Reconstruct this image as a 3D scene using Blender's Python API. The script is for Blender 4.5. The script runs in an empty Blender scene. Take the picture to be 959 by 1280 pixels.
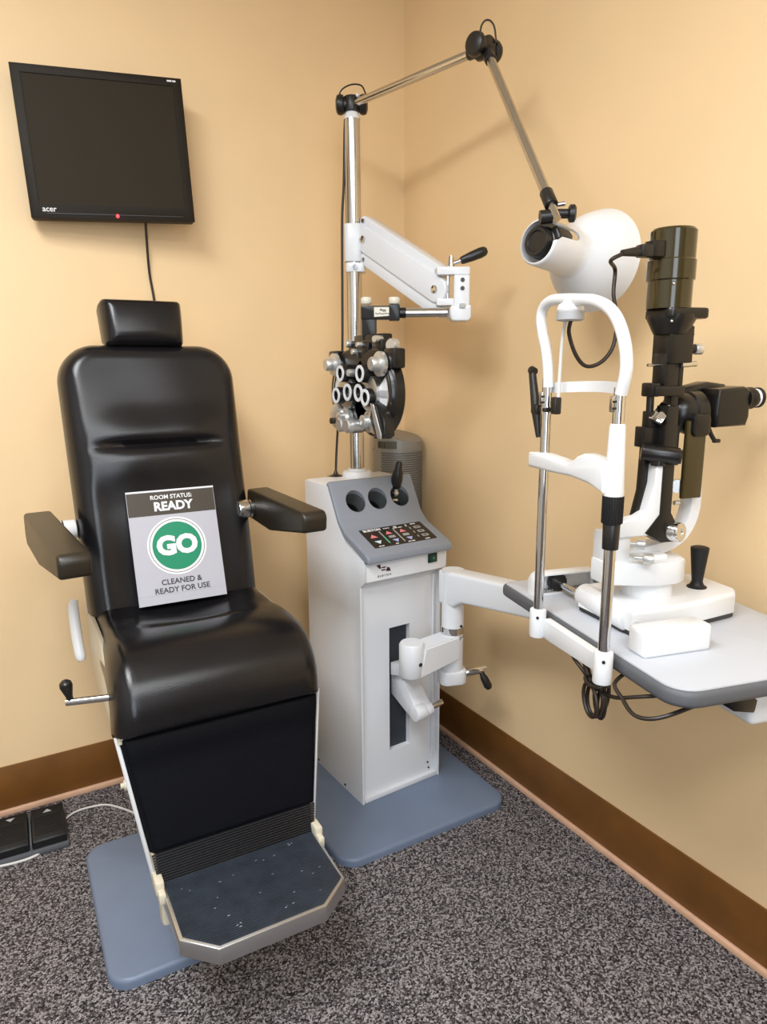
import bpy, bmesh, math, random
from mathutils import Vector as V, Matrix as M
random.seed(7)
sc = bpy.context.scene
C = sc.collection
R = math.radians
PI = math.pi

# ------------------------------------------------------------------ camera, world, lights, exposure
CAM_H = 1.28
pitch, roll, yaw, FPX = 0.205086, -0.0065397, 0.5282575, 864.68
fv = V((math.sin(yaw) * math.cos(pitch), math.cos(yaw) * math.cos(pitch), -math.sin(pitch)))
rv = V((math.cos(yaw), -math.sin(yaw), 0))
uv = rv.cross(fv)
r2 = rv * math.cos(roll) + uv * math.sin(roll)
u2 = uv * math.cos(roll) - rv * math.sin(roll)
cam = bpy.data.objects.new('camera', bpy.data.cameras.new('camera'))
C.objects.link(cam)
m3 = M((r2, u2, -fv)).transposed().to_4x4()
cam.matrix_world = M.Translation((0, 0, CAM_H)) @ m3
cam.data.sensor_fit = 'HORIZONTAL'
cam.data.sensor_width = 36
cam.data.lens = FPX * 36 / 959
cam.data.clip_start = 0.02
sc.camera = cam

w = bpy.data.worlds.new('world'); sc.world = w
w.use_nodes = True
w.node_tree.nodes['Background'].inputs[0].default_value = (0.9, 0.95, 1, 1)
w.node_tree.nodes['Background'].inputs[1].default_value = 0.3

vs = sc.view_settings
vs.view_transform = 'Standard'; vs.look = 'None'; vs.exposure = 0.32; vs.gamma = 1; vs.use_curve_mapping = False
sc.display_settings.display_device = 'sRGB'


def area(name, loc, sx, sy, power, col, target=None):
    l = bpy.data.lights.new(name, 'AREA'); l.shape = 'RECTANGLE'; l.size = sx; l.size_y = sy
    l.energy = power; l.color = col
    o = bpy.data.objects.new(name, l); C.objects.link(o); o.location = loc
    if target is not None:
        o.rotation_euler = (V(target) - V(loc)).to_track_quat('-Z', 'Y').to_euler()
    return o


area('ceiling_lamp', (-0.45, 0.5, 2.56), 0.6, 1.2, 42, (0.94, 0.97, 1.0))
area('ceiling_lamp', (0.1, -0.9, 2.56), 1.2, 0.6, 30, (0.94, 0.97, 1.0))
area('daylight_from_doorway', (-0.5, -1.5, 1.5), 1.0, 1.8, 26, (0.78, 0.89, 1.0), (0.1, 1.6, 1.2))

# ------------------------------------------------------------------ materials
MATS = {}


def mat(name, col, rough=0.5, metal=0.0, bump=0, bscale=200, var=0, vscale=8, coat=0, emit=0, spec=0.5, vor=False, trans=0, btype=None):
    m = bpy.data.materials.new(name); m.use_nodes = True
    nt = m.node_tree; N = nt.nodes; L = nt.links; b = N['Principled BSDF']
    b.inputs['Base Color'].default_value = (*col, 1)
    b.inputs['Roughness'].default_value = rough
    b.inputs['Metallic'].default_value = metal
    b.inputs['Specular IOR Level'].default_value = spec
    b.inputs['Coat Weight'].default_value = coat
    b.inputs['Transmission Weight'].default_value = trans
    if emit:
        b.inputs['Emission Color'].default_value = (*col, 1); b.inputs['Emission Strength'].default_value = emit
    tc = N.new('ShaderNodeTexCoord')
    if var:
        n = N.new('ShaderNodeTexNoise'); n.inputs['Scale'].default_value = vscale; n.inputs['Detail'].default_value = 5
        L.new(tc.outputs['Object'], n.inputs['Vector'])
        r = N.new('ShaderNodeValToRGB')
        r.color_ramp.elements[0].position = 0.3; r.color_ramp.elements[1].position = 0.7
        r.color_ramp.elements[0].color = (*[max(0, c * (1 - var)) for c in col], 1)
        r.color_ramp.elements[1].color = (*[min(1, c * (1 + var)) for c in col], 1)
        L.new(n.outputs['Fac'], r.inputs['Fac']); L.new(r.outputs['Color'], b.inputs['Base Color'])
    if bump:
        if vor:
            n = N.new('ShaderNodeTexVoronoi'); out = n.outputs['Distance']
        else:
            n = N.new('ShaderNodeTexNoise'); out = n.outputs['Fac']; n.inputs['Detail'].default_value = 3
        n.inputs['Scale'].default_value = bscale
        L.new(tc.outputs['Object'], n.inputs['Vector'])
        bp = N.new('ShaderNodeBump'); bp.inputs['Strength'].default_value = bump; bp.inputs['Distance'].default_value = 0.002
        L.new(out, bp.inputs['Height']); L.new(bp.outputs['Normal'], b.inputs['Normal'])
    MATS[name] = m
    return m


WALL = mat('wall_paint', (0.87, 0.63, 0.355), 0.5, bump=0.12, bscale=260, var=0.03, vscale=3)
PALE = mat('pale_wall_paint', (0.5, 0.5, 0.5), 0.6)
DOORW = mat('brown_front_wall', (0.20, 0.17, 0.15), 0.5)
CEIL = mat('ceiling_tile', (0.8, 0.78, 0.72), 0.8, bump=0.3, bscale=90)
BASE = mat('baseboard_vinyl', (0.175, 0.069, 0.011), 0.45, bump=0.05, bscale=60, var=0.15, vscale=9)
STRIP = mat('tack_strip_wood', (0.74, 0.45, 0.29), 0.6, var=0.1, vscale=20)
VINYL = mat('black_vinyl', (0.007, 0.0065, 0.0075), 0.22, spec=0.45, bump=0.1, bscale=420, vor=True, var=0.25, vscale=14)
VINYL_MATTE = mat('black_vinyl_matte', (0.003, 0.0035, 0.006), 0.45, spec=0.12, bump=0.35, bscale=500, vor=True)
BROWNVINYL = mat('black_armrest_vinyl', (0.022, 0.016, 0.009), 0.4, bump=0.2, bscale=300)
CREAM = mat('cream_enamel', (0.66, 0.60, 0.47), 0.35)
WHITE = mat('white_enamel', (0.74, 0.755, 0.78), 0.28, bump=0.03, bscale=300)
TOPW = mat('table_laminate', (0.50, 0.52, 0.56), 0.4)
WHITEP = mat('white_plastic', (0.77, 0.78, 0.79), 0.33)
IVORY = mat('ivory_plastic', (0.7, 0.66, 0.55), 0.4)
GREYP = mat('grey_panel_plastic', (0.235, 0.258, 0.30), 0.5, bump=0.1, bscale=500)
WELLSHADE = mat('well_grey_shaded', (0.085, 0.092, 0.09), 0.5)  # grey well tube, darkened so the shade inside the hole is in its colour
GREYB = mat('grey_edge_rubber', (0.10, 0.105, 0.115), 0.55, bump=0.15, bscale=400)
GREYM = mat('grey_bracket_paint', (0.42, 0.44, 0.42), 0.5)
LTGREY = mat('light_grey_rubber', (0.4, 0.4, 0.41), 0.5)
BLUEB = mat('blue_grey_base_paint', (0.155, 0.20, 0.285), 0.42, bump=0.08, bscale=120, var=0.06, vscale=6)
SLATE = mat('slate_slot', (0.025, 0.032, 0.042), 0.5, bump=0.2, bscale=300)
BLK = mat('black_plastic', (0.012, 0.011, 0.010), 0.35)
BLKM = mat('black_metal', (0.009, 0.008, 0.007), 0.3, spec=0.45)
RUB = mat('black_rubber', (0.009, 0.009, 0.010), 0.5, spec=0.35)
RIBB = mat('black_rib_rubber', (0.013, 0.014, 0.017), 0.25, spec=0.65)
RIBRUB = mat('ribbed_rubber', (0.03, 0.037, 0.05), 0.42, bump=0.3, bscale=90, var=0.2, vscale=30)
OLIVE = mat('olive_smoked_plastic', (0.036, 0.026, 0.006), 0.14, coat=0.2)
CHROME = mat('chrome', (0.66, 0.66, 0.66), 0.08, 1.0)
STEEL = mat('brushed_steel', (0.62, 0.61, 0.59), 0.19, 1.0)
ALU = mat('cast_aluminium', (0.62, 0.63, 0.64), 0.38, 1.0, bump=0.05, bscale=100)
SILVER = mat('satin_silver_knob', (0.66, 0.66, 0.64), 0.33, 0.75)
MIRROR = mat('mirror', (0.85, 0.85, 0.85), 0.03, 1.0)
LENS = mat('lens_glass', (0.03, 0.05, 0.04), 0.04, spec=0.8, coat=1)
BEZEL = mat('monitor_bezel', (0.018, 0.013, 0.008), 0.5, spec=0.15)
SCREEN = mat('monitor_screen', (0.026, 0.019, 0.010), 0.6, spec=0.15)
LED = mat('red_led', (1, 0.03, 0.04), 0.4, emit=3)
GREENL = mat('green_led_bar', (0.02, 0.5, 0.22), 0.4)
PAPER = mat('sign_paper', (0.47, 0.465, 0.51), 0.4)
SIGNBR = mat('sign_brown_print', (0.05, 0.038, 0.025), 0.45)
SIGNGR = mat('sign_green_print', (0.0, 0.24, 0.115), 0.45)
SIGNWH = mat('sign_white_print', (0.8, 0.8, 0.8), 0.4)
SIGNDK = mat('sign_dark_print', (0.02, 0.02, 0.025), 0.5)
PLBLK = mat('overlay_black', (0.012, 0.011, 0.011), 0.35)
PINK = mat('overlay_pink', (0.75, 0.22, 0.24), 0.5)
LAV = mat('overlay_lavender', (0.40, 0.42, 0.72), 0.5)
PALEB = mat('overlay_pale_blue', (0.6, 0.75, 0.8), 0.5)
OGREY = mat('overlay_grey', (0.32, 0.32, 0.31), 0.5)
OTXT = mat('overlay_white_print', (0.75, 0.75, 0.75), 0.5)
MAROON = mat('emblem_maroon', (0.05, 0.008, 0.010), 0.5)
DKGREEN = mat('dark_green_switch', (0.0, 0.05, 0.03), 0.25)
PURG = mat('purifier_silver', (0.27, 0.265, 0.24), 0.42, 0.3)
PURD = mat('purifier_holes', (0.02, 0.02, 0.02), 0.6)
PURDISP = mat('purifier_display', (0.09, 0.09, 0.065), 0.3)
CABLEW = mat('white_cable', (0.7, 0.68, 0.64), 0.45)
BROWNCORD = mat('brown_black_cable', (0.02, 0.012, 0.007), 0.45)


def carpet():
    m = bpy.data.materials.new('carpet'); m.use_nodes = True
    nt = m.node_tree; N = nt.nodes; L = nt.links; b = N['Principled BSDF']
    b.inputs['Roughness'].default_value = 0.95; b.inputs['Specular IOR Level'].default_value = 0.1
    tc = N.new('ShaderNodeTexCoord')
    vo = N.new('ShaderNodeTexVoronoi'); vo.inputs['Scale'].default_value = 270
    L.new(tc.outputs['Object'], vo.inputs['Vector'])
    sx = N.new('ShaderNodeSeparateColor'); L.new(vo.outputs['Color'], sx.inputs['Color'])
    n = N.new('ShaderNodeTexNoise'); n.inputs['Scale'].default_value = 420; n.inputs['Detail'].default_value = 2
    L.new(tc.outputs['Object'], n.inputs['Vector'])
    ad = N.new('ShaderNodeMath'); ad.operation = 'MULTIPLY_ADD'; ad.inputs[1].default_value = 0.62; L.new(sx.outputs['Red'], ad.inputs[0])
    m2 = N.new('ShaderNodeMath'); m2.operation = 'MULTIPLY'; m2.inputs[1].default_value = 0.42; L.new(n.outputs['Fac'], m2.inputs[0]); L.new(m2.outputs[0], ad.inputs[2])
    r = N.new('ShaderNodeValToRGB'); e = r.color_ramp.elements
    e[0].position = 0.26; e[0].color = (0.018, 0.015, 0.017, 1)
    e[1].position = 0.80; e[1].color = (0.37, 0.34, 0.34, 1)
    k = r.color_ramp.elements.new(0.52); k.color = (0.098, 0.087, 0.088, 1)
    L.new(ad.outputs[0], r.inputs['Fac'])
    L.new(r.outputs['Color'], b.inputs['Base Color'])
    bp = N.new('ShaderNodeBump'); bp.inputs['Strength'].default_value = 0.8; bp.inputs['Distance'].default_value = 0.004
    L.new(ad.outputs[0], bp.inputs['Height']); L.new(bp.outputs['Normal'], b.inputs['Normal'])
    return m


CARPET = carpet()


# ------------------------------------------------------------------ helpers
def chain(o):
    m = M.Identity(4)
    while o is not None:
        m = o.matrix_basis @ m; o = o.parent
    return m


def frame_from(z, x=None):
    z = V(z).normalized()
    if x is None:
        x = V((1, 0, 0)) if abs(z.x) < 0.9 else V((0, 1, 0))
    x = V(x); y = z.cross(x).normalized(); x = y.cross(z)
    return M((x, y, z)).transposed().to_4x4()


def rot(ax, deg):
    return M.Rotation(R(deg), 4, ax)


def rrect(x0, x1, y0, y1, r, n=6):
    """rounded rectangle outline; r a number or four radii (x0y0, x1y0, x1y1, x0y1)"""
    rs = [r] * 4 if not hasattr(r, '__len__') else r
    pts = []
    for (cx, cy, sx, sy, a0), q in zip(((x0, y0, 1, 1, 180), (x1, y0, -1, 1, 270), (x1, y1, -1, -1, 0), (x0, y1, 1, -1, 90)), rs):
        if q < 1e-5:
            pts.append((cx, cy)); continue
        for i in range(n + 1):
            a = R(a0 + 90 * i / n)
            pts.append((cx + sx * q + q * math.cos(a), cy + sy * q + q * math.sin(a)))
    return pts


def spline(P, sub=6, closed=False):
    P = [V(p) for p in P]; n = len(P)
    if n < 3 or sub < 2:
        return P
    out = []
    segs = n if closed else n - 1
    for i in range(segs):
        if closed:
            a, b, c, d = P[(i - 1) % n], P[i], P[(i + 1) % n], P[(i + 2) % n]
        else:
            a, b, c, d = P[max(i - 1, 0)], P[i], P[i + 1], P[min(i + 2, n - 1)]
        for k in range(sub):
            t = k / sub
            out.append(0.5 * ((2 * b) + (c - a) * t + (2 * a - 5 * b + 4 * c - d) * t * t + (3 * b - a - 3 * c + d) * t ** 3))
    if not closed:
        out.append(P[-1])
    return out


class MB:
    def __init__(s, frame=None):
        s.bm = bmesh.new(); s.F = frame if frame is not None else M.Identity(4)

    def add(s, t, m=None):
        if m is not None:
            bmesh.ops.transform(t, matrix=m, verts=t.verts)
        me = bpy.data.meshes.new('t'); t.to_mesh(me); t.free(); s.bm.from_mesh(me); bpy.data.meshes.remove(me)
        return s

    def box(s, c, size, bev=0, seg=2, rot=None, taper=None):
        t = bmesh.new(); bmesh.ops.create_cube(t, size=1)
        for v in t.verts:
            k = 1
            if taper and v.co.z > 0: k = taper
            v.co = V((v.co.x * size[0] * k, v.co.y * size[1] * k, v.co.z * size[2]))
        if bev:
            bmesh.ops.bevel(t, geom=t.edges[:], offset=bev, segments=seg, profile=0.5, affect='EDGES', clamp_overlap=True)
        m = M.Translation(c)
        if rot is not None: m = m @ rot
        return s.add(t, m)

    def lathe(s, prof, p0=(0, 0, 0), axis=(0, 0, 1), n=28, a0=0, a1=360, cap=True):
        t = bmesh.new(); full = abs(a1 - a0) >= 359.9
        rings = []; cnt = n if full else n + 1
        for r, h in prof:
            if r < 1e-6:
                rings.append([t.verts.new((0, 0, h))]); continue
            rings.append([t.verts.new((r * math.cos(R(a0 + (a1 - a0) * i / n)), r * math.sin(R(a0 + (a1 - a0) * i / n)), h)) for i in range(cnt)])
        for A, B in zip(rings, rings[1:]):
            for i in range(n):
                j = (i + 1) % cnt if full else i + 1
                if len(A) == 1 and len(B) == 1: continue
                if len(A) == 1: t.faces.new((A[0], B[j], B[i]))
                elif len(B) == 1: t.faces.new((A[i], A[j], B[0]))
                else: t.faces.new((A[i], A[j], B[j], B[i]))
        if cap and full:
            for A, fl in ((rings[0], True), (rings[-1], False)):
                if len(A) > 2:
                    try: t.faces.new(A[::-1] if fl else A)
                    except ValueError: pass
        bmesh.ops.recalc_face_normals(t, faces=t.faces)
        return s.add(t, M.Translation(p0) @ frame_from(axis))

    def cyl(s, p0, p1, r, r2_=None, n=24, bev=0):
        p0, p1 = V(p0), V(p1); L = (p1 - p0).length; rb = r if r2_ is None else r2_
        if bev:
            k = 0.29 * bev
            pr = [(r - bev, 0), (r - k, k), (r, bev), (rb, L - bev), (rb - k, L - k), (rb - bev, L)]
        else:
            pr = [(r, 0), (rb, L)]
        return s.lathe(pr, p0, p1 - p0, n)

    def tube(s, P, r, n=10, closed=False, sub=6, rads=None):
        pts = spline(P, sub, closed); N = len(pts); t = bmesh.new()
        up = None; rings = []
        for i, p in enumerate(pts):
            if closed: d = pts[(i + 1) % N] - pts[i - 1]
            else: d = pts[min(i + 1, N - 1)] - pts[max(i - 1, 0)]
            d.normalize()
            if up is None:
                up = V((0, 0, 1)) if abs(d.z) < 0.9 else V((1, 0, 0))
            x = up.cross(d)
            if x.length < 1e-6: x = V((1, 0, 0)).cross(d)
            x.normalize(); up = d.cross(x)
            rr = r
            if rads:
                f = i / (N - 1) * (len(rads) - 1); k = min(int(f), len(rads) - 2); rr = rads[k] + (rads[k + 1] - rads[k]) * (f - k)
            rings.append([t.verts.new(p + (x * math.cos(2 * PI * j / n) + up * math.sin(2 * PI * j / n)) * rr) for j in range(n)])
        for i in range(N if closed else N - 1):
            A, B = rings[i], rings[(i + 1) % N]
            for j in range(n):
                t.faces.new((A[j], A[(j + 1) % n], B[(j + 1) % n], B[j]))
        if not closed:
            t.faces.new(rings[0][::-1]); t.faces.new(rings[-1])
        bmesh.ops.recalc_face_normals(t, faces=t.faces)
        return s.add(t)

    def prism(s, poly, h, m=None, bev=0, seg=2, bevsel=None):
        """polygon in XY extruded 0..h along Z, then moved by m"""
        t = bmesh.new()
        A = [t.verts.new((x, y, 0)) for x, y in poly]; B = [t.verts.new((x, y, h)) for x, y in poly]; n = len(poly)
        t.faces.new(A[::-1]); t.faces.new(B)
        for i in range(n): t.faces.new((A[i], A[(i + 1) % n], B[(i + 1) % n], B[i]))
        bmesh.ops.recalc_face_normals(t, faces=t.faces)
        if bev:
            es = [e for e in t.edges if (abs(e.verts[0].co.z - e.verts[1].co.z) < 1e-7 and (bevsel is None or (bevsel == 'top' and e.verts[0].co.z > h / 2)))
                  or (bevsel == 'all')]
            bmesh.ops.bevel(t, geom=es, offset=bev, segments=seg, profile=0.5, affect='EDGES', clamp_overlap=True)
        return s.add(t, m)

    def ball(s, c, r, scale=(1, 1, 1), n=16, m=None):
        t = bmesh.new(); bmesh.ops.create_uvsphere(t, u_segments=n * 2, v_segments=n, radius=r)
        mm = M.Translation(c) @ (m if m is not None else M.Identity(4)) @ M.Diagonal((*scale, 1))
        return s.add(t, mm)

    def sheet(s, grid, closed_u=False):
        t = bmesh.new(); G = [[t.verts.new(p) for p in row] for row in grid]
        for a, b in zip(G, G[1:]):
            for i in range(len(a) - 1): t.faces.new((a[i], a[i + 1], b[i + 1], b[i]))
        bmesh.ops.remove_doubles(t, verts=t.verts, dist=1e-6)
        bmesh.ops.recalc_face_normals(t, faces=t.faces)
        return s.add(t)

    def pad(s, path, W0, W1, rc, T, rb, bump=None, nx=40, ny=70, back=0.0):
        """upholstered pad lying on a path in the YZ plane, X across; path runs top to bottom"""
        P = [V((0, a, b)) for a, b in path]
        P = spline(P, 8); cum = [0]
        for a, b in zip(P, P[1:]): cum.append(cum[-1] + (b - a).length)
        L = cum[-1]

        def at(tt):
            k = 0
            while k < len(cum) - 2 and cum[k + 1] < tt: k += 1
            f = (tt - cum[k]) / max(1e-9, cum[k + 1] - cum[k])
            p = P[k].lerp(P[k + 1], f)
            a = P[max(k - 1, 0)]; b = P[min(k + 2, len(P) - 1)]
            d0 = (P[k + 1] - a).normalized(); d1 = (b - P[k]).normalized()
            d = d0.lerp(d1, f).normalized()
            return p, V((0, d.z, -d.y))
        rcs = rc if hasattr(rc, '__len__') else (rc, rc)
        top, bot = [], []
        for j in range(ny + 1):
            tt = L * (0.5 - 0.5 * math.cos(PI * j / ny)) if ny < 30 else L * (j / ny * 0.5 + 0.5 * (0.5 - 0.5 * math.cos(PI * j / ny)))
            hw = W0 + (W1 - W0) * tt / L; w = hw
            if tt < rcs[0]: w = hw - rcs[0] + math.sqrt(max(0, rcs[0] ** 2 - (rcs[0] - tt) ** 2))
            if L - tt < rcs[1]: w = hw - rcs[1] + math.sqrt(max(0, rcs[1] ** 2 - (rcs[1] - (L - tt)) ** 2))
            p, n = at(tt); rt, rbk = [], []
            for i in range(nx + 1):
                a = -1 + 2 * i / nx; u = 0.55 * a + 0.45 * math.sin(PI / 2 * a); x = u * w
                d = min(hw - abs(x), tt, L - tt)
                for q, ty in ((rcs[0], tt), (rcs[1], L - tt)):
                    if q > 0 and ty < q and abs(x) > hw - q:
                        d = q - math.hypot(abs(x) - (hw - q), q - ty)
                d = max(0, d)
                h = T * (math.sqrt(max(0, 1 - (1 - d / rb) ** 2)) if d < rb else 1)
                if bump: h += bump(x, tt, L) * min(1, d / rb)
                rt.append(p + V((x, 0, 0)) + n * h); rbk.append(p + V((x, 0, 0)) - n * back)
            top.append(rt); bot.append(rbk)
        t = bmesh.new()
        G = [[t.verts.new(q) for q in row] for row in top]; H = [[t.verts.new(q) for q in row] for row in bot]
        for Q, fl in ((G, 0), (H, 1)):
            for a, b in zip(Q, Q[1:]):
                for i in range(nx):
                    f = (a[i], a[i + 1], b[i + 1], b[i])
                    t.faces.new(f[::-1] if fl else f)
        if back > 0:
            ring = lambda Q: Q[0][:] + [r[-1] for r in Q[1:]] + Q[-1][-2::-1] + [r[0] for r in Q[-2:0:-1]]
            a, b = ring(G), ring(H)
            for i in range(len(a)):
                j = (i + 1) % len(a)
                t.faces.new((a[i], a[j], b[j], b[i]))
        bmesh.ops.remove_doubles(t, verts=t.verts, dist=1e-5)
        bmesh.ops.dissolve_degenerate(t, edges=t.edges, dist=1e-6)
        bmesh.ops.recalc_face_normals(t, faces=t.faces)
        return s.add(t)

    def done(s, name, m, parent=None, label=None, angle=40, kind=None, cut=None):
        inv = chain(parent).inverted() @ s.F if parent is not None else s.F
        bmesh.ops.transform(s.bm, matrix=inv, verts=s.bm.verts)
        me = bpy.data.meshes.new(name); s.bm.to_mesh(me); s.bm.free()
        if cut is not None:
            bmesh.ops.transform(cut.bm, matrix=inv if parent is not None else cut.F, verts=cut.bm.verts)
            mc = bpy.data.meshes.new('cut'); cut.bm.to_mesh(mc); cut.bm.free()
            a = bpy.data.objects.new('a', me); b = bpy.data.objects.new('b', mc)
            C.objects.link(a); C.objects.link(b)
            md = a.modifiers.new('b', 'BOOLEAN'); md.operation = 'DIFFERENCE'; md.object = b; md.solver = 'EXACT'
            dg = bpy.context.evaluated_depsgraph_get(); dg.update()
            me2 = bpy.data.meshes.new_from_object(a.evaluated_get(dg)); me2.name = name
            bpy.data.objects.remove(a); bpy.data.objects.remove(b); bpy.data.meshes.remove(mc)
            me = me2
        me.materials.clear(); me.materials.append(m)
        me.polygons.foreach_set('use_smooth', [True] * len(me.polygons))
        me.set_sharp_from_angle(angle=R(angle))
        me.update()
        o = bpy.data.objects.new(name, me); C.objects.link(o)
        if parent is not None: o.parent = parent
        if label: o['label'] = label
        if kind: o['kind'] = kind
        return o


def thing(name, label, cat, loc=(0, 0, 0), rz=0, group=None):
    o = bpy.data.objects.new(name, None); C.objects.link(o)
    o.empty_display_size = 0.05
    o.location = loc; o.rotation_euler = (0, 0, R(rz)); o['label'] = label; o['category'] = cat
    if group: o['group'] = group
    bpy.context.view_layer.update()
    return o


def tag(o, label, cat, group=None):
    o['label'] = label; o['category'] = cat
    if group: o['group'] = group
    return o


def letters(txt, size, frame, m, parent, name='lettering', bold=0.0, depth=0.0004, align='CENTER', squash=1.0, space=1.0):
    cu = bpy.data.curves.new('t', 'FONT'); cu.body = txt; cu.size = size; cu.align_x = align; cu.align_y = 'CENTER'
    cu.extrude = depth; cu.offset = bold; cu.resolution_u = 3; cu.space_character = space
    o = bpy.data.objects.new('t', cu); C.objects.link(o)
    dg = bpy.context.evaluated_depsgraph_get(); dg.update()
    me = bpy.data.meshes.new_from_object(o.evaluated_get(dg)); bpy.data.objects.remove(o); bpy.data.curves.remove(cu)
    b = MB(frame); b.bm.from_mesh(me); bpy.data.meshes.remove(me)
    if squash != 1: bmesh.ops.scale(b.bm, vec=(squash, 1, 1), verts=b.bm.verts)
    return b.done(name, m, parent)


YZX = M(((0, 0, 1), (1, 0, 0), (0, 1, 0))).to_4x4()      # prism XY -> world YZ, extruded along +X
XZY = M(((1, 0, 0), (0, 0, -1), (0, 1, 0))).to_4x4()     # prism XY -> world XZ, extruded along -Y


def at_x(x): return M.Translation((x, 0, 0)) @ YZX
def at_y(y): return M.Translation((0, y, 0)) @ XZY


# ------------------------------------------------------------------ the room
YB, XR, XL, YF, ZC = 2.134, 1.335, -1.6, -1.6, 2.6


def struct(name, lo, hi, m, bev=0):
    b = MB(); c = [(p + q) / 2 for p, q in zip(lo, hi)]; b.box(c, [q - p for p, q in zip(lo, hi)], bev)
    o = b.done(name, m); o['kind'] = 'structure'; return o


struct('floor', (XL - 0.1, YF - 0.1, -0.1), (XR + 0.1, YB + 0.1, 0), CARPET)
struct('ceiling', (XL - 0.1, YF - 0.1, ZC), (XR + 0.1, YB + 0.1, ZC + 0.1), CEIL)
struct('wall_back', (XL - 0.1, YB, 0), (XR + 0.1, YB + 0.1, ZC), WALL)
struct('wall_right', (XR, YF - 0.1, 0), (XR + 0.1, YB, ZC), WALL)
struct('wall_left', (XL - 0.1, YF - 0.1, 0), (XL, YB, ZC), PALE)
struct('wall_front', (XL, YF - 0.1, 0), (XR, YF, ZC), DOORW)
struct('baseboard_back', (XL, YB - 0.006, 0.018), (XR - 0.006, YB - 0.0002, 0.152), BASE, 0.002)
struct('baseboard_right', (XR - 0.006, YF, 0.018), (XR - 0.0002, YB - 0.0002, 0.152), BASE, 0.002)
struct('trim_1', (XL, YB - 0.014, 0), (XR - 0.014, YB - 0.0002, 0.017), STRIP, 0.003)
struct('trim_2', (XR - 0.014, YF, 0), (XR - 0.0002, YB - 0.0002, 0.017), STRIP, 0.003)

# ------------------------------------------------------------------ wall monitor
mon = thing('monitor', 'black flat monitor with a blank screen hung on the back wall above the chair', 'monitor', (0.38, YB, 1.86))
MC = V((0.3705, 2.045, 1.847))
MF = M.Translation(MC) @ rot('Z', -7.7) @ rot('Y', -2.5)     # X across, Y into the wall, Z up
W2, H2 = 0.204, 0.178
b = MB(MF); b.box((0, 0.022, 0), (2 * W2, 0.04, 2 * H2), 0.006, 3); b.box((0.02, 0.046, 0), (0.3, 0.016, 0.24), 0.006)
b.done('housing', BEZEL, mon)
b = MB(); b.cyl((0.372, 2.08, 1.84), (0.372, 2.12, 1.84), 0.022); b.box((0.372, 2.127, 1.84), (0.10, 0.012, 0.12), 0.003); b.done('wall_bracket', BLK, mon)
b = MB(MF)
b.prism([(-W2, -H2), (W2, -H2), (W2, H2), (-W2, H2)], 0.006, at_y(0.004), 0.002)
cut = MB(MF); cut.prism([(-W2 + 0.022, -H2 + 0.034), (W2 - 0.022, -H2 + 0.034), (W2 - 0.022, H2 - 0.02), (-W2 + 0.022, H2 - 0.02)], 0.05, at_y(0.02))
b.done('bezel', BEZEL, mon, cut=cut)
b = MB(MF); b.box((0, 0.002, 0.007), (2 * W2 - 0.04, 0.003, 2 * H2 - 0.05)); b.done('screen', SCREEN, mon)
b = MB(MF); b.box((0.004, -0.0025, -H2 + 0.012), (0.34, 0.002, 0.0015)); b.done('bezel_groove', BLK, mon)
b = MB(MF); b.ball((0.004, -0.004, -H2 + 0.009), 0.0042, (1, 0.5, 1.2), 8); b.done('power_light', LED, mon, 'glowing red power light')
FX = MF @ M(((1, 0, 0, 0), (0, 0, -1, -0.0026), (0, 1, 0, 0), (0, 0, 0, 1)))
letters('acer', 0.019, FX @ M.Translation((-W2 + 0.045, -H2 + 0.022, 0)), OTXT, mon, bold=0.0002)
b = MB(MF); b.box((W2 - 0.031, -0.003, H2 - 0.009), (0.012, 0.0006, 0.004)); b.box((W2 - 0.019, -0.003, H2 - 0.009), (0.008, 0.0006, 0.004)); b.done('print_mark', OTXT, mon)
cb = MB(); cb.tube([(0.464, 2.092, 1.70), (0.466, 2.105, 1.64), (0.472, 2.127, 1.55), (0.482, 2.129, 1.45), (0.49, 2.129, 1.2), (0.50, 2.129, 0.9), (0.50, 2.1295, 0.6)], 0.0035, 8)
tag(cb.done('monitor_cable', BROWNCORD), 'thin black cable hanging from the monitor down behind the headrest', 'cable')

# ------------------------------------------------------------------ examination chair (local = world - origin, slight turn)
CX, CY = 0.388, 1.5
ch = thing('exam_chair', 'black vinyl examination chair with headrest, armrests and a footrest on a blue-grey base', 'chair', (CX, CY, 0), -1.5)
CF = chain(ch)
b = MB(CF); b.prism(rrect(-0.272, 0.27, -0.178, 0.315, 0.05), 0.024, None, 0.010, 3, 'top'); b.done('base_plate', BLUEB, ch, 'blue-grey painted steel floor plate')
b = MB(CF); b.box((0, 0.10, 0.27), (0.19, 0.25, 0.48), 0.012); b.box((0, 0.10, 0.05), (0.26, 0.31, 0.056), 0.008); b.done('pedestal', CREAM, ch, 'cream enamelled pedestal')
b = MB(CF); b.box((0, 0.055, 0.585), (0.36, 0.40, 0.09), 0.015); b.done('seat_pan', CREAM, ch)
for sx in (-1, 1):
    b = MB(CF)
    poly = [(0.245, 0.70), (0.05, 0.70), (-0.08, 0.66), (-0.15, 0.575), (-0.15, 0.545), (-0.06, 0.535), (0.12, 0.53), (0.24, 0.545), (0.29, 0.62)]
    b.prism(poly, 0.012, at_x(sx * 0.205 - 0.006), 0.003); b.done('side_plate', CREAM, ch)
# seat


def seat_bump(x, t, L):
    g = -0.014 * math.exp(-((t - 0.215 + 0.9 * x * x) / 0.010) ** 2) * max(0, 1 - (abs(x) / 0.13) ** 4)
    g += 0.006 * math.exp(-((t - 0.30) / 0.05) ** 2) * max(0, 1 - (x / 0.2) ** 2)
    g -= 0.012 * math.exp(-((t - 0.12) / 0.08) ** 2) * math.exp(-(x / 0.13) ** 2)
    g += 0.0025 * math.sin(9 * x + 22 * t) * math.sin(31 * t + 2)
    return g


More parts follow.
